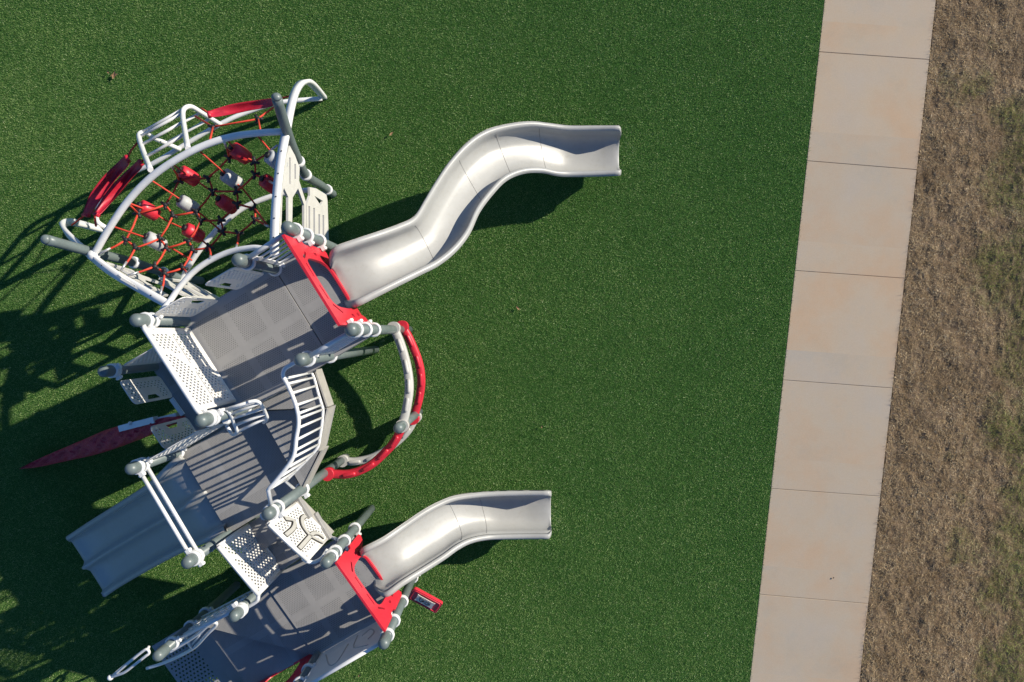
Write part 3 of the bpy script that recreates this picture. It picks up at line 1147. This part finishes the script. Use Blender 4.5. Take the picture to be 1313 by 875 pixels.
for i in range(14):
    f = (i + 0.12) / 13.6
    bq = bpa[min(len(bpa) - 1, int(round(f * (len(bpa) - 1))))]
    j = int(np.argmin(np.hypot(tpa[6:, 0] - bq[0], tpa[6:, 1] - bq[1]))) + 6
    bb = MB()
    bb.tube([tuple(bq), tuple(tpa[j])], 0.0155, 8)
    bb.build('bar', M['white'], rail)

# ---- ladder-like hand rack beside the upper step
b = MB()
zz = 3.05
fr1 = px_path([(276, 529, zz + 0.3), (288, 525.5, zz + 0.25), (294, 530, zz + 0.18), (299, 541, zz), (304, 554, zz - 0.15), (298, 557, zz - 0.3), (290, 545, zz - 0.3)])
fr2 = px_path([(318, 516, zz + 0.28), (328, 514.5, zz + 0.25), (335, 519, zz + 0.18), (340, 529, zz), (342.5, 537, zz - 0.12), (338, 542, zz - 0.3)])
b.tube(fr1, 0.021, 10)
b.tube(fr2, 0.021, 10)
b.tube([tuple(P['6'] + Zv * (zz + 0.3)), fr1[0]], 0.02, 8)
b.tube([tuple(P['6'] + Zv * (zz - 0.3)), fr1[-1]], 0.02, 8)
for t in np.linspace(0.02, 0.9, 6):
    a = fr1[6 + int(t * 20)]
    c = fr2[int(2 + t * 24)]
    b.tube([a, c], 0.018, 8)
b.build('hand_rack', M['white'], PS)
b = MB()
b.tube([tuple(at(289, 539, 2.8)), tuple(at(292, 541, 2.75))], 0.045, 12)
b.build('knob', M['white'], PS)

# ---- sloped barriers along the steps between the middle and low decks
gA, gB = at(394, 700, 1), at(0, 0, 0)


def gpt(px, py, z):
    w = at(px, py, z)
    return Vector((w.x, w.y, 0))


a1, a2 = gpt(279.5, 700, 2.82), gpt(331, 763, 2.50)
diamond_panel(a1, a2, 1.93, 1.60, 0.89, 0.0, 1.0)
c1, c2 = gpt(344, 671.5, 2.94), gpt(394, 718.5, 2.54)
sw = [[(0.12, 0.62), (0.22, 0.50), (0.30, 0.52), (0.36, 0.68), (0.36, 0.94)],
      [(0.33, 0.12), (0.33, 0.26), (0.45, 0.40), (0.66, 0.46), (0.80, 0.42), (1.0 - 0.03, 0.34)],
      [(0.72, 0.95), (0.70, 0.52), (0.70, 0.36), (0.78, 0.24), (0.93, 0.20)]]
pan = diamond_panel(c1, c2, 1.97, 1.57, 0.97, 0.0, 1.0, motifs=sw, face=-1)
b = MB()
un = (c2 - c1).normalized()
b.plate([(0, 1.74), ((c2 - c1).length, 1.36), ((c2 - c1).length, 1.56), (0, 1.96)], [], c1, un, Zv, 0.03)
b.build('stringer', M['fascia'], PS)
b = MB()
b.tube(px_path([(388, 716, 2.5), (394, 720, 2.5), (402, 721, 2.45), (412, 716, 2.38), (420, 705, 2.3)], 5), 0.024, 10)
b.build('handrail', M['white'], PS)
b = MB()
b.tube(px_path([(421, 689, 1.55), (428, 690, 1.6), (432, 692, 1.65)], 3), 0.022, 8)
b.build('handrail', M['white'], PS)
b = MB()
b.tube(px_path([(273, 705, 2.66), (262, 703, 2.7), (250, 707, 2.72), (240, 715, 2.74)], 5), 0.026, 10)
b.build('handrail', M['white'], PS)
b = MB()
b.tube(px_path([(309, 676, 1.8), (300, 680, 1.8), (275, 697, 1.9), (258, 708, 2.2)], 5), 0.024, 10)
b.build('handrail', M['white'], PS)
b = MB()
b.tube(px_path([(331, 763, 2.3), (330, 770, 2.28), (322, 776, 2.26), (312, 781, 2.25)], 5), 0.026, 10)
b.build('handrail', M['white'], PS)

# lower side panel with curved lines
sw2 = [[(0.1, 0.2), (0.3, 0.75), (0.42, 0.8), (0.45, 0.3)], [(0.55, 0.15), (0.6, 0.6), (0.85, 0.85)], [(0.65, 0.3), (0.75, 0.2), (0.85, 0.45), (0.8, 0.6)]]
ua, La = vframe(P['15'], P['12'])
b = MB()
b.plate(rounded(0.10, La - 0.10, Z_C + 0.06, Z_C + 1.0, 0.05), [], P['15'], ua, Zv, 0.025)
pan = b.build('barrier_panel', M['panel'], PS, 'white panel with curved line motifs beside the low deck')
nn = ua.cross(Zv)
if nn.dot(CAM - P['15']) < 0:
    nn = -nn
for m in sw2:
    pts = spline([(0.12 + x * (La - 0.24), Z_C + 0.08 + y * 0.9) for x, y in m], 5)
    rb = MB()
    rb.tube([P['15'] + ua * x + Zv * y + nn * 0.014 for x, y in pts], 0.009, 6)
    rb.build('motif', M['beige'], pan)
t = MB()
t.tube([P['15'] + ua * 0.05 + Zv * (Z_C + 1.0), P['12'] - ua * 0.05 + Zv * (Z_C + 1.0)], 0.026, 10)
t.tube([P['15'] + ua * 0.10 + Zv * (Z_C + 0.06), P['15'] + ua * 0.10 + Zv * (Z_C + 1.0)], 0.02, 8)
t.build('top_rail', M['white'], pan)

# ---- rails along the stair side
b = MB()
ra, rb_ = P['14'] + E1 * 0.06, P['13'] - E1 * 0.06
for z0_, z1_, rr in ((2.02, 2.16, 0.024), (1.86, 2.0, 0.014), (1.70, 1.84, 0.014), (1.52, 1.66, 0.014), (1.32, 1.44, 0.02)):
    b.tube([ra + Zv * z0_, rb_ + Zv * z1_], rr, 8)
for f in np.linspace(0.05, 0.95, 9):
    q = ra + (rb_ - ra) * f
    b.tube([q + Zv * (1.32 + 0.12 * f), q + Zv * (2.02 + 0.14 * f)], 0.012, 6)
b.build('stair_railing', M['white'], PS)
b = MB()
b.tube(px_path([(188.5, 857, 0.9), (205, 852, 1.0), (222, 845, 1.15), (240, 836, 1.35), (252, 828, 1.5), (266, 813, 1.75), (277, 802, 1.85), (275, 798, 1.9), (268, 801, 1.88), (254, 813, 1.75), (236, 825, 1.6), (214, 838, 1.5)], 4), 0.024, 10)
b.tube([tuple(at(238, 818, 1.6)), tuple(at(246, 832, 1.45))], 0.02, 8)
b.tube([tuple(at(244, 829, 1.45)), tuple(at(262, 808, 1.75))], 0.014, 8)
b.build('handrail', M['white'], PS)
b = MB()
b.tube(px_path([(141, 869, 0.75), (150, 866, 0.8), (160, 862, 0.85), (172, 853, 0.9), (186, 842, 0.95), (191, 838, 0.95), (190, 834, 0.95), (185, 834, 0.95), (166, 849, 0.9), (146, 866, 0.78)], 4), 0.021, 10)
b.ball(at(141.5, 869, 0.75), 0.045)
b.tube([tuple(at(189, 834, 0.95)), tuple(at(191, 829, 0.9))], 0.022, 8)
b.tube([tuple(at(141.5, 869, 0.75)), tuple(Vector((at(141.5, 869, 0.75).x, at(141.5, 869, 0.75).y, 0)))], 0.021, 8)
b.build('handrail', M['white'], PS)
# side panel on the other side of the stairs, cut by the frame
b = MB()
sA, sB = q16 - E1 * 0.05, q16 - E1 * 0.75
us, Ls = vframe(sA, sB)
b.plate([(0.0, 0.95), (0.0, 1.7), (0.1, 1.78), (Ls, 1.2), (Ls, 0.35)], [[(0.10, 1.15), (0.10, 1.55), (0.17, 1.5), (0.17, 1.2)]], sA, us, Zv, 0.03)
b.build('handhold_panel', M['panel'], PS)

# ---- curved gripper beams: upper and lower rails round a middle post
postR = post('R', [])


def beam(pts, mat, name='grip_beam', w=0.125, h=0.085):
    path = px_path(pts, 6)
    prof = [(-w / 2, -h / 2 + 0.015), (-w / 2 + 0.015, -h / 2), (w / 2 - 0.015, -h / 2), (w / 2, -h / 2 + 0.015), (w / 2 * 0.92, h / 2 - 0.02), (w / 2 * 0.7, h / 2), (-w / 2 * 0.7, h / 2), (-w / 2 * 0.92, h / 2 - 0.02)]
    b = MB()
    b.sweep(path, prof)
    o = b.build(name, M[mat], PS)
    n = len(path)
    for f in (0.22, 0.42, 0.6, 0.8):
        i = int(f * (n - 1))
        t = (Vector(path[min(i + 1, n - 1)]) - Vector(path[i - 1])).normalized()
        s_ = t.cross(Zv).normalized()
        hb = MB()
        c = Vector(path[i]) + Zv * (h / 2)
        hb.sweep([c - t * 0.10, c - t * 0.07, c + t * 0.07, c + t * 0.10], [(-0.03, -0.01), (0.03, -0.01), (0.024, 0.022), (-0.024, 0.022)], scales=[0.6, 1, 1, 0.6])
        hb.build('grip', M[mat], o)
    for i in (0, n - 1):
        e = Vector(path[i])
        cl = MB()
        cl.tube([e - Zv * 0.07, e + Zv * 0.06], 0.092, 16)
        cl.build('beam_clamp', M[mat], o)
    return o


beam([(505, 421, 1.30), (514, 443, 1.34), (521.5, 470, 1.40), (524.5, 495, 1.44), (522, 519, 1.48), (516, 546, 1.50)], 'beige')
beam([(516, 419, 0.70), (526, 437, 0.66), (536.5, 464, 0.60), (540, 487, 0.55), (537.5, 510, 0.48), (530, 537, 0.42)], 'red')
beam([(516.5, 546, 1.30), (506, 566, 1.26), (492, 582, 1.22), (473, 598, 1.20), (448, 608, 1.18), (421, 608, 1.18)], 'red')
beam([(533, 535, 0.30), (521, 555, 0.28), (500, 574, 0.26), (477, 587, 0.25), (455, 592, 0.25), (440, 591, 0.25)], 'beige')

# ---- information panel on the low slide post
ca = [at(528.5, 750.7, 0.74), at(568, 772.7, 0.70), at(564, 788.5, 0.58), at(521.6, 765.8, 0.62)]
cpt = sum(ca, Vector()) / 4
sux = ((ca[1] - ca[0]) + (ca[2] - ca[3])).normalized()
suy = ((ca[0] - ca[3]) + (ca[1] - ca[2]))
suy = (suy - sux * suy.dot(sux)).normalized()
sw_, sh_ = 0.50, 0.245
b = MB()
b.plate(rounded(-sw_ / 2, sw_ / 2, -sh_ / 2, sh_ / 2, 0.035), [], cpt, sux, suy, 0.05)
sgn = b.build('sign_panel', M['red'], PS, 'small red tilted sign panel with a pale plate')
sn = sux.cross(suy)
b = MB()
for rr, hgt in ((0.011, 0.024),):
    loop = [cpt + sux * x + suy * y + sn * hgt for x, y in rounded(-sw_ / 2 + 0.03, sw_ / 2 - 0.03, -sh_ / 2 + 0.025, sh_ / 2 - 0.025, 0.03)]
    b.tube(loop, rr, 8, closed=True)
b.build('sign_frame', M['red'], sgn)
b = MB()
b.plate([(-0.15, -0.072), (-0.11, -0.062), (0.11, -0.062), (0.15, -0.072), (0.14, 0), (0.15, 0.072), (0.11, 0.062), (-0.11, 0.062), (-0.15, 0.072), (-0.14, 0)], [], cpt + sn * 0.034, sux, suy, 0.012)
pl = b.build('sign_plate', M['plate'], sgn)
b = MB()
for line in ([(-0.09, 0.02), (-0.075, -0.025), (-0.04, -0.03), (-0.015, -0.005), (-0.03, 0.025), (-0.065, 0.03), (-0.09, 0.02)], [(-0.055, 0.01), (-0.03, -0.01), (0.0, 0.03), (0.03, 0.03)],
             [(0.005, -0.03), (0.02, 0.0), (0.05, 0.012), (0.07, -0.01), (0.05, -0.032), (0.02, -0.03)], [(0.085, 0.02), (0.09, -0.01), (0.075, -0.03)], [(-0.105, 0.042), (-0.075, 0.045)], [(0.045, 0.035), (0.09, 0.032)]):
    b.tube([cpt + sux * x + suy * y + sn * 0.041 for x, y in spline(line, 4)], 0.0055, 6)
b.build('lettering', M['black'], pl)
b = MB()
b.tube([P['12'] + Zv * 0.64, ca[0] * 0.5 + ca[3] * 0.5], 0.035, 8)
b.build('bracket', M['red'], sgn)

# ---- red rock ramp down to the turf
b = MB()
cl = [(238, 537, 1.36, 7), (215, 541, 1.28, 13), (190, 549, 1.12, 20), (165, 556, 0.92, 25), (140, 564, 0.72, 27), (115, 573, 0.50, 24), (90, 581, 0.32, 19), (65, 589, 0.18, 14), (45, 595.5, 0.10, 9), (30, 600, 0.05, 2.5)]
cs = spline(cl, 9)
rows = []
for i, (x, y, z, w) in enumerate(cs):
    x2, y2 = cs[min(i + 1, len(cs) - 1)][:2]
    x1_, y1_ = cs[max(i - 1, 0)][:2]
    c = at(x, y, z)
    t = at(x2, y2, z) - at(x1_, y1_, z)
    t.normalize()
    sd_ = Vector((-t.y, t.x, 0))
    hw = w / 80 * (1 - z / H) / 2
    row = []
    for j in range(13):
        a = math.pi * j / 12
        rough = 1 + 0.18 * random.uniform(-1, 1) * math.sin(a)
        row.append(c + sd_ * (hw * math.cos(a)) + Zv * (0.10 * math.sin(a) * rough + 0.03 * math.sin(i * 0.9 + j * 1.7) * math.sin(a) - 0.02))
    row += [c - sd_ * (hw * 0.8) - Zv * 0.07, c + sd_ * (hw * 0.8) - Zv * 0.07]
    rows.append(row)
n = len(rows[0])
vs_ = [p for r in rows for p in r]
fs_ = [(i * n + j, (i + 1) * n + j, (i + 1) * n + (j + 1) % n, i * n + (j + 1) % n) for i in range(len(rows) - 1) for j in range(n)]
fs_ += [tuple(range(n)), tuple((len(rows) - 1) * n + j for j in reversed(range(n)))]
b.add(vs_, fs_)
b.build('rock_ramp', M['rock'], PS, 'pointed dark red rock-textured climbing ramp in the shade')
b = MB()
prof = [(-0.032, -0.04), (0.032, -0.04), (0.032, 0.04), (-0.032, 0.04)]
b.sweep(px_path([(228, 532, 1.30), (208, 537, 1.22), (196, 539.5, 1.18)], 4), prof, smooth=False)
b.sweep(px_path([(200, 538, 1.26), (178, 543.5, 1.12), (155, 549.5, 0.98)], 4), [(-0.045, -0.04), (0.045, -0.04), (0.045, 0.04), (-0.045, 0.04)], smooth=False)
b.sweep([tuple(at(221, 511, 1.34)), tuple(at(236, 532, 1.34))], prof, smooth=False)
b.ball(at(167, 543, 1.12), 0.03)
b.build('ramp_beam', M['white'], PS)

# ------------------------------------------------------------------ rope net climber
def bent_post(pts, collars):
    path = spline([tuple(p) for p in pts], 6)
    b = MB()
    b.tube(path, 0.062, 16)
    tip = Vector(path[-1])
    d = (tip - Vector(path[-3])).normalized()
    b.tube([tip + d * (0.055 * math.sin(a)) for a in (0, 0.5, 1.0, 1.35)], [0.062 * math.cos(a) for a in (0, 0.5, 1.0, 1.35)], 16)
    po = b.build('post', M['grey'], PS)
    for i in collars:
        c, t = Vector(path[i]), (Vector(path[min(i + 1, len(path) - 1)]) - Vector(path[i - 1])).normalized()
        k = MB()
        k.tube([c - t * 0.03, c - t * 0.02, c + t * 0.02, c + t * 0.03], [0.074, 0.083, 0.083, 0.074], 18)
        s_ = t.cross(Vector((0.3, 1, 0.2))).normalized()
        k.tube([c + s_ * 0.07, c + s_ * 0.12], 0.03, 8)
        k.build('collar', M['white'], po)


QF, SF = at(427, 249, 0), at(258, 360, 0)
bent_post([QF - Zv * 0.05, QF + Zv * 0.7, at(392, 224.5, 1.45), at(379, 198, 2.0), at(368, 169, 2.45), at(354.5, 125.5, 2.95)], [3, 12, 16])
bent_post([SF - Zv * 0.05, SF + Zv * 0.8, at(172, 337, 1.6), at(118, 323.5, 2.3), at(59, 307.5, 2.95)], [8, 12])

fr = MB()
arch = px_path([(367, 169, 2.42), (335, 170.5, 2.50), (300, 175, 2.56), (265, 185.5, 2.60), (230, 202.5, 2.62), (195, 226.5, 2.60), (165, 257, 2.55), (140, 293, 2.48), (120, 328, 2.40)])
fr.tube(arch, 0.043, 12)
rsp = [(415.5, 126, 0.0), (408, 116.5, 0.45), (400, 108, 0.9), (393, 104.5, 1.25), (385, 108, 1.6), (378, 120, 1.9), (372.5, 140, 2.18), (367, 169, 2.42), (361, 200, 2.52), (356.5, 235, 2.58), (353.5, 270, 2.62), (352, 300, 2.63), (352, 330, 2.63)]
rpath = px_path(rsp)
sprof = [(-0.048, -0.026), (0.048, -0.026), (0.052, 0.0), (0.048, 0.026), (-0.048, 0.026), (-0.052, 0.0)]
fr.sweep(rpath, sprof, side=(1, 0.1, 0))
lsp = [(137, 296, 0.0), (122, 292.5, 0.4), (104, 287.5, 0.85), (90, 285, 1.2), (81, 288, 1.5), (85, 298, 1.8), (101, 314, 2.15), (120, 331, 2.40), (145, 350, 2.50), (170, 364.5, 2.55), (195, 379, 2.60), (218, 392, 2.62)]
lpath = px_path(lsp)
fr.sweep(lpath, sprof, side=(-0.5, 0.86, 0))
darch = px_path([(207, 400, 2.7), (218, 386, 2.62), (230, 369, 2.58), (247, 350, 2.56), (268, 335, 2.55), (295, 323, 2.56), (322, 318, 2.60), (338, 319, 2.64)])
fr.tube(darch, 0.036, 12)
fr.tube(px_path([(232, 361, 0.72), (243, 340, 0.76), (262, 313, 0.8), (285, 288, 0.82), (312, 267, 0.82), (345, 253, 0.8), (375, 246, 0.76), (405, 243.5, 0.72)]), 0.040, 12)
fr.tube(px_path([(137, 293, 0.2), (124, 282, 0.3), (130, 261, 0.38), (164, 226, 0.42), (196, 210, 0.45), (230, 190, 0.45), (283, 159, 0.42), (320, 143, 0.36), (360, 131.5, 0.28), (413, 126.5, 0.12)]), 0.036, 12)
for c in (arch[0], arch[-1]):
    c = Vector(c)
    fr.ball(c, 0.075, 10, 8)
frame = fr.build('net_frame', M['white'], PS)
bt = MB()
for i in range(42, len(rpath) - 1, 5):
    c = Vector(rpath[i])
    bt.ball(c + Zv * 0.028, 0.010, 6, 4)
for i in range(40, len(lpath) - 1, 5):
    bt.ball(Vector(lpath[i]) + Zv * 0.028, 0.010, 6, 4)
bt.build('bolt_row', M['black'], frame)

# climbing ladder basket outside the arch
ld = MB()
l1 = px_path([(193, 218, 2.58), (185, 198, 1.95), (179, 180, 1.45), (179, 172, 1.25), (186, 170, 1.12), (197, 177, 0.92), (213, 184, 0.68), (231, 192, 0.47)], 5)
l2 = px_path([(241, 191, 2.60), (237, 168, 1.95), (234.5, 150, 1.45), (236, 140, 1.25), (245, 137, 1.12), (258, 144.5, 0.92), (270, 152, 0.68), (283, 160, 0.47)], 5)
ld.tube(l1, 0.034, 10)
ld.tube(l2, 0.034, 10)
lad = ld.build('ladder_frame', M['white'], PS)
for i in (4, 8, 12, 17, 25, 30):
    r_ = MB()
    r_.tube([l1[i], l2[i]], 0.021, 8)
    r_.build('rung', M['white'], lad)

# wing panels under the spines
def wing(A, B, outs):
    u, L = vframe(A, B)
    for poly, holes in outs:
        k = L / WL
        b = MB()
        b.plate([(x * k, z) for x, z in poly], [[(x * k, z) for x, z in h] for h in holes], A, u, Zv, 0.03)
        b.build('wing_panel', M['wing'], PS)


wA, wB = gpt(353, 330, 2.60), gpt(367, 169, 2.40)
wu, WL = vframe(wA, wB)


def onplane(px, py):
    d = ray(px, py)
    n_ = Vector((-wu.y, wu.x, 0))
    t = (wA - CAM).dot(n_) / d.dot(n_)
    p = CAM + d * t
    return ((p - wA).dot(wu), p.z)


def z6(pts):
    return [onplane(340 + x / 6.733, 180 + y / 6.733) for x, y in pts]


WING = [
    (z6([(207, 30), (240, 110), (268, 185), (288, 235), (284, 350), (345, 540), (345, 800), (328, 800), (328, 560), (275, 415), (228, 495), (222, 800), (190, 800), (190, 490), (152, 412), (140, 455), (128, 800), (100, 800), (112, 400), (162, 170)]),
     [z6([(197, 150), (210, 150), (209, 380), (199, 380)]), z6([(243, 205), (256, 205), (256, 335), (243, 335)])]),
    (z6([(375, 405), (430, 415), (520, 470), (530, 520), (542, 900), (349, 900), (349, 560), (378, 480)]),
     [z6([(415, 478), (492, 525), (470, 562)])] + [z6([(x, a), (x + 14, a), (x + 14, c), (x, c)]) for x, a, c in ((365, 570, 800), (407, 585, 820), (451, 640, 840), (487, 648, 840))]),
]
WING_OPEN = [(WING[0][0], [z6([(185, 120), (222, 120), (222, 380), (178, 380)]), z6([(236, 190), (268, 210), (264, 345), (238, 345)])]),
             (WING[1][0], [z6([(405, 440), (515, 500), (470, 590), (410, 520)])] + [z6([(x, a), (x + 34, a), (x + 34, c), (x, c)]) for x, a, c in ((362, 590, 840), (412, 620, 840), (464, 640, 840))])]
wing(wA, wB, WING)
wing(gpt(212, 391, 2.60), gpt(120, 331, 2.40), WING_OPEN)

# the net
NODES = {1: (177, 274), 2: (212, 263), 3: (221.7, 277), 4: (161.5, 308), 5: (173.7, 318.3), 6: (205, 306), 7: (213, 318.7), 8: (198.4, 342), 9: (211, 351), 10: (234.4, 344),
         11: (252, 271.4), 12: (258, 283), 13: (229.7, 231.4), 14: (266.6, 228.3), 15: (272.8, 245.4), 16: (293.8, 202.3), 17: (326.4, 207.5), 18: (327, 224), 19: (303.5, 245.4),
         20: (304.3, 262), 21: (282.7, 282.7), 22: (285.8, 297), 23: (306, 300), 24: (268, 317.7), 25: (326, 267.3), 26: (327, 281.7), 27: (246.7, 320.8), 28: (241.6, 309.5)}
ANCH = {'a1': (288, 183, 2.55), 'a2': (220, 213, 2.55), 'a3': (161, 259, 2.50), 'l1': (131, 324, 2.42), 'l2': (156.6, 345, 2.46), 'l3': (166, 353, 2.50), 'l4': (206, 377, 2.56),
        'd1': (270, 331, 2.56), 'd2': (303, 318, 2.56), 'd3': (240, 352, 2.56), 'r1': (343, 290, 2.58), 'r2': (354, 188, 2.46), 'r3': (352, 236, 2.5), 'b1': (256, 194, 2.55), 'b2': (331, 175, 2.5), 'b3': (195, 232, 2.55), 'b4': (143, 290, 2.45), 'b5': (292, 181, 2.55), 'b6': (222, 211, 2.55)}
PODS = [('red', 308, 197), ('red', 242, 226), ('red', 190.5, 270), ('red', 291, 262), ('red', 248, 299), ('red', 347, 237), ('grey', 297, 230), ('grey', 241, 263), ('grey', 199, 310), ('grey', 354, 207)]
CTR = (250, 270)


def net_z(x, y):
    d = math.hypot((x - 250) / 105, (y - 268) / 85)
    return 2.5 - 0.55 * max(0.0, 1 - d * d * 0.75)


def np_(k):
    if isinstance(k, int):
        x, y = NODES[k]
        return at(x, y, net_z(x, y))
    if isinstance(k, str):
        return at(*ANCH[k])
    return at(k[0], k[1], net_z(k[0], k[1]) - (0.10 if len(k) == 2 else k[2]))


EDGES = [(1, 4), (4, 5), (5, 'l2'), (4, 'l1'), (2, 3), (3, 6), (6, 7), (7, 8), (8, 9), (8, 'l3'), (9, 'l4'), (9, 10), (5, 6), (7, 28), (3, 11), (2, 13), (1, 'a3'), (13, 14), (13, 'a2'), (14, 15),
         (15, 11), (15, 19), (14, 16), (16, 17), (16, 'a1'), (17, 18), (18, 19), (19, 20), (20, 25), (20, 21), (11, 12), (12, 21), (21, 22), (22, 23), (22, 24), (24, 27), (24, 'd1'), (23, 'd2'),
         (23, 26), (26, 25), (26, 'r1'), (18, 'r3'), (17, 'r2'), (12, 28), (28, 27), (27, 10), (10, 'd3'), (1, 2), (25, 'r1')]
rp = MB()
for a, c in EDGES:
    pa, pc = np_(a), np_(c)
    mid = (pa + pc) / 2 - Zv * 0.02
    rp.tube([pa, mid, pc], 0.0135, 6)
LINES = [('b2', (356, 205)), ('b5', (308, 197), (326, 208)), ('b1', (297, 230), (313, 244), (327, 262)), ('b6', (242, 226), (258, 236), (290, 260), (300, 270)), ('b3', (236, 259), (258, 275), (283, 296)),
         ('a3', (190, 270), (215, 284), (248, 299), (268, 316)), ('b4', (199, 309), (221, 319), (246, 334))]
for ln in LINES:
    rp.tube([np_(k) for k in ln], 0.0115, 6)
# outer chain beside the right membrane, and the membrane ties
net = rp.build('climbing_net', M['rope'], PS, 'red rope climbing net strung inside the white arch')
for seg in ([(250, 149, 1.5), (273, 163, 1.9), (330, 153, 1.9), (352, 137, 1.6)], [(273, 163, 1.9), (269, 181, 2.5)], [(331, 153, 1.9), (334, 168, 2.45)], [(268, 146, 1.35), (258, 139, 1.2)], [(351, 129, 1.35), (373, 123, 1.6)],
            [(109, 276, 1.6), (92, 289, 1.4)], [(121, 275, 1.9), (123, 290, 2.2)], [(163, 203, 1.6), (168, 193, 1.5), (179, 180, 1.45)], [(180, 209, 1.9), (190, 200, 2.0)]):
    tr_ = MB()
    tr_.tube([at(*p) for p in seg], 0.0135, 6)
    tr_.build('tie_rope', M['rope'], net)
for k, (x, y) in list(NODES.items()) + [('x', (273, 163)), ('y', (331, 153))]:
    c = at(x, y, net_z(x, y)) if isinstance(k, int) else at(x, y, 1.9)
    b = MB()
    b.ball(c, 0.034, 8, 6, sz=0.8)
    for a in range(3):
        an = a * 2.09 + x
        b.tube([c, c + Vector((math.cos(an), math.sin(an), 0)) * 0.065], 0.020, 6)
    b.build('rope_connector', M['black'], net)
for key in ('a1', 'a2', 'a3', 'l1', 'l2', 'l3', 'l4', 'd1', 'd2', 'd3', 'r1', 'r2', 'r3'):
    c = at(*ANCH[key])
    nb = {'a1': 16, 'a2': 13, 'a3': 1, 'l1': 4, 'l2': 5, 'l3': 8, 'l4': 9, 'd1': 24, 'd2': 23, 'd3': 10, 'r1': 26, 'r2': 17, 'r3': 18}[key]
    d = (np_(nb) - c).normalized()
    b = MB()
    b.tube([c - d * 0.03, c + d * 0.11], 0.016, 6)
    b.build('rope_clip', M['steel'], net)
for kind, x, y in PODS:
    c = at(x, y, net_z(x, y) - 0.10)
    d = Vector((0.52, -0.40, -0.75)).normalized()
    b = MB()
    rr = [0.062, 0.088, 0.095, 0.095, 0.088, 0.07]
    tt = [-0.125, -0.115, -0.05, 0.06, 0.115, 0.13]
    b.tube([c + d * t for t in tt], rr, 14)
    po = b.build('pod', M['red'] if kind == 'red' else M['podgrey'], net)
    b = MB()
    b.tube([c - d * 0.155, c - d * 0.12], 0.040, 10)
    b.build('pod_stopper', M['black'], po)


# hammock membranes
def membrane(pts, w, sag, fold=0.04):
    path = px_path(pts, 6)
    k = len(path)
    rows = []
    for i, p in enumerate(path):
        p = Vector(p)
        t = (Vector(path[min(i + 1, k - 1)]) - Vector(path[max(i - 1, 0)])).normalized()
        s_ = t.cross(Zv).normalized()
        f = i / (k - 1)
        env = math.sin(math.pi * min(1, max(0, f))) ** 0.35
        ww = w * (0.62 + 0.38 * env)
        row = []
        for j in range(9):
            x = -1 + j / 4
            row.append(p + s_ * (ww / 2 * x) + Zv * (-sag * env * (1 - x * x) + 0.012 * math.sin(9 * f + 2.5 * x)))
        rows.append(row)
    n = 9
    top = [q_ for r in rows for q_ in r]
    bot = [q_ - Zv * 0.012 for q_ in top]
    b = MB()
    N_ = len(top)
    fs_ = [(i * n + j, i * n + j + 1, (i + 1) * n + j + 1, (i + 1) * n + j) for i in range(k - 1) for j in range(n - 1)]
    fs2 = [tuple(x + N_ for x in reversed(f)) for f in fs_]
    edge = []
    for i in range(k - 1):
        edge += [(i * n, (i + 1) * n, (i + 1) * n + N_, i * n + N_), (i * n + n - 1, i * n + n - 1 + N_, (i + 1) * n + n - 1 + N_, (i + 1) * n + n - 1)]
    b.add(top + bot, fs_ + fs2 + edge)
    for r0 in (rows[0], rows[-1]):
        b.tube([r0[0] - Zv * 0.006, r0[4] - Zv * 0.006, r0[8] - Zv * 0.006], 0.028, 8)
    b.build('hammock', M['membrane'], PS)


membrane([(110, 276, 1.62), (121, 254, 1.5), (138, 232, 1.46), (151, 217, 1.5), (163, 204, 1.62)], 0.16, 0.07)
membrane([(123, 275, 1.95), (137, 256, 1.85), (153, 238, 1.82), (167, 222, 1.85), (180, 209, 1.95)], 0.13, 0.09)
membrane([(268, 147, 1.35), (290, 141.5, 1.28), (310, 138, 1.26), (331, 134, 1.28), (351, 130.5, 1.35)], 0.135, 0.05)

# ------------------------------------------------------------------ fallen leaves
LEAVES = [(147, 97, 0.9, 'curled tan leaf scrap on the turf near the upper left corner'), (139, 93, 0.5, 'tiny leaf scrap left of the curled tan scrap on the turf'), (502, 172, 0.6, 'small brown leaf on the turf above the tall slide'),
          (664, 395, 0.6, 'small brown leaf on the turf below the tall slide'), (695, 547, 0.4, 'pale speck of leaf on the turf between the two bent slides'),
          (1068, 741, 0.3, 'tiny dark leaf on the concrete sidewalk'), (461, 866, 0.45, 'small orange leaf on the turf at the bottom edge')]
for x, y, s_, lab in LEAVES:
    c = at(x, y, 0.034 if x < 1000 else 0.004)
    b = MB()
    a0 = random.uniform(0, 6)
    for kk in range(2 if s_ > 0.8 else 1):
        c2 = c + Vector((random.uniform(-0.04, 0.04), random.uniform(-0.04, 0.04), 0)) * kk
        d = Vector((math.cos(a0 + kk), math.sin(a0 + kk), 0))
        sd_ = Vector((-d.y, d.x, 0))
        L = 0.075 * s_
        pts = [(-1, 0, 0.01), (-0.4, 0.4, 0.02), (0.3, 0.45, 0.012), (1, 0, 0.025), (0.3, -0.4, 0.02), (-0.4, -0.42, 0.008)]
        top = [c2 + d * (px_ * L) + sd_ * (py_ * L * 0.8) + Zv * z_ for px_, py_, z_ in pts] + [c2 + Zv * 0.004]
        b.add(top, [(6, i, (i + 1) % 6) for i in range(6)], True)
    tag(b.build('fallen_leaf', M['leaf']), lab, 'leaf', 'fallen leaves')
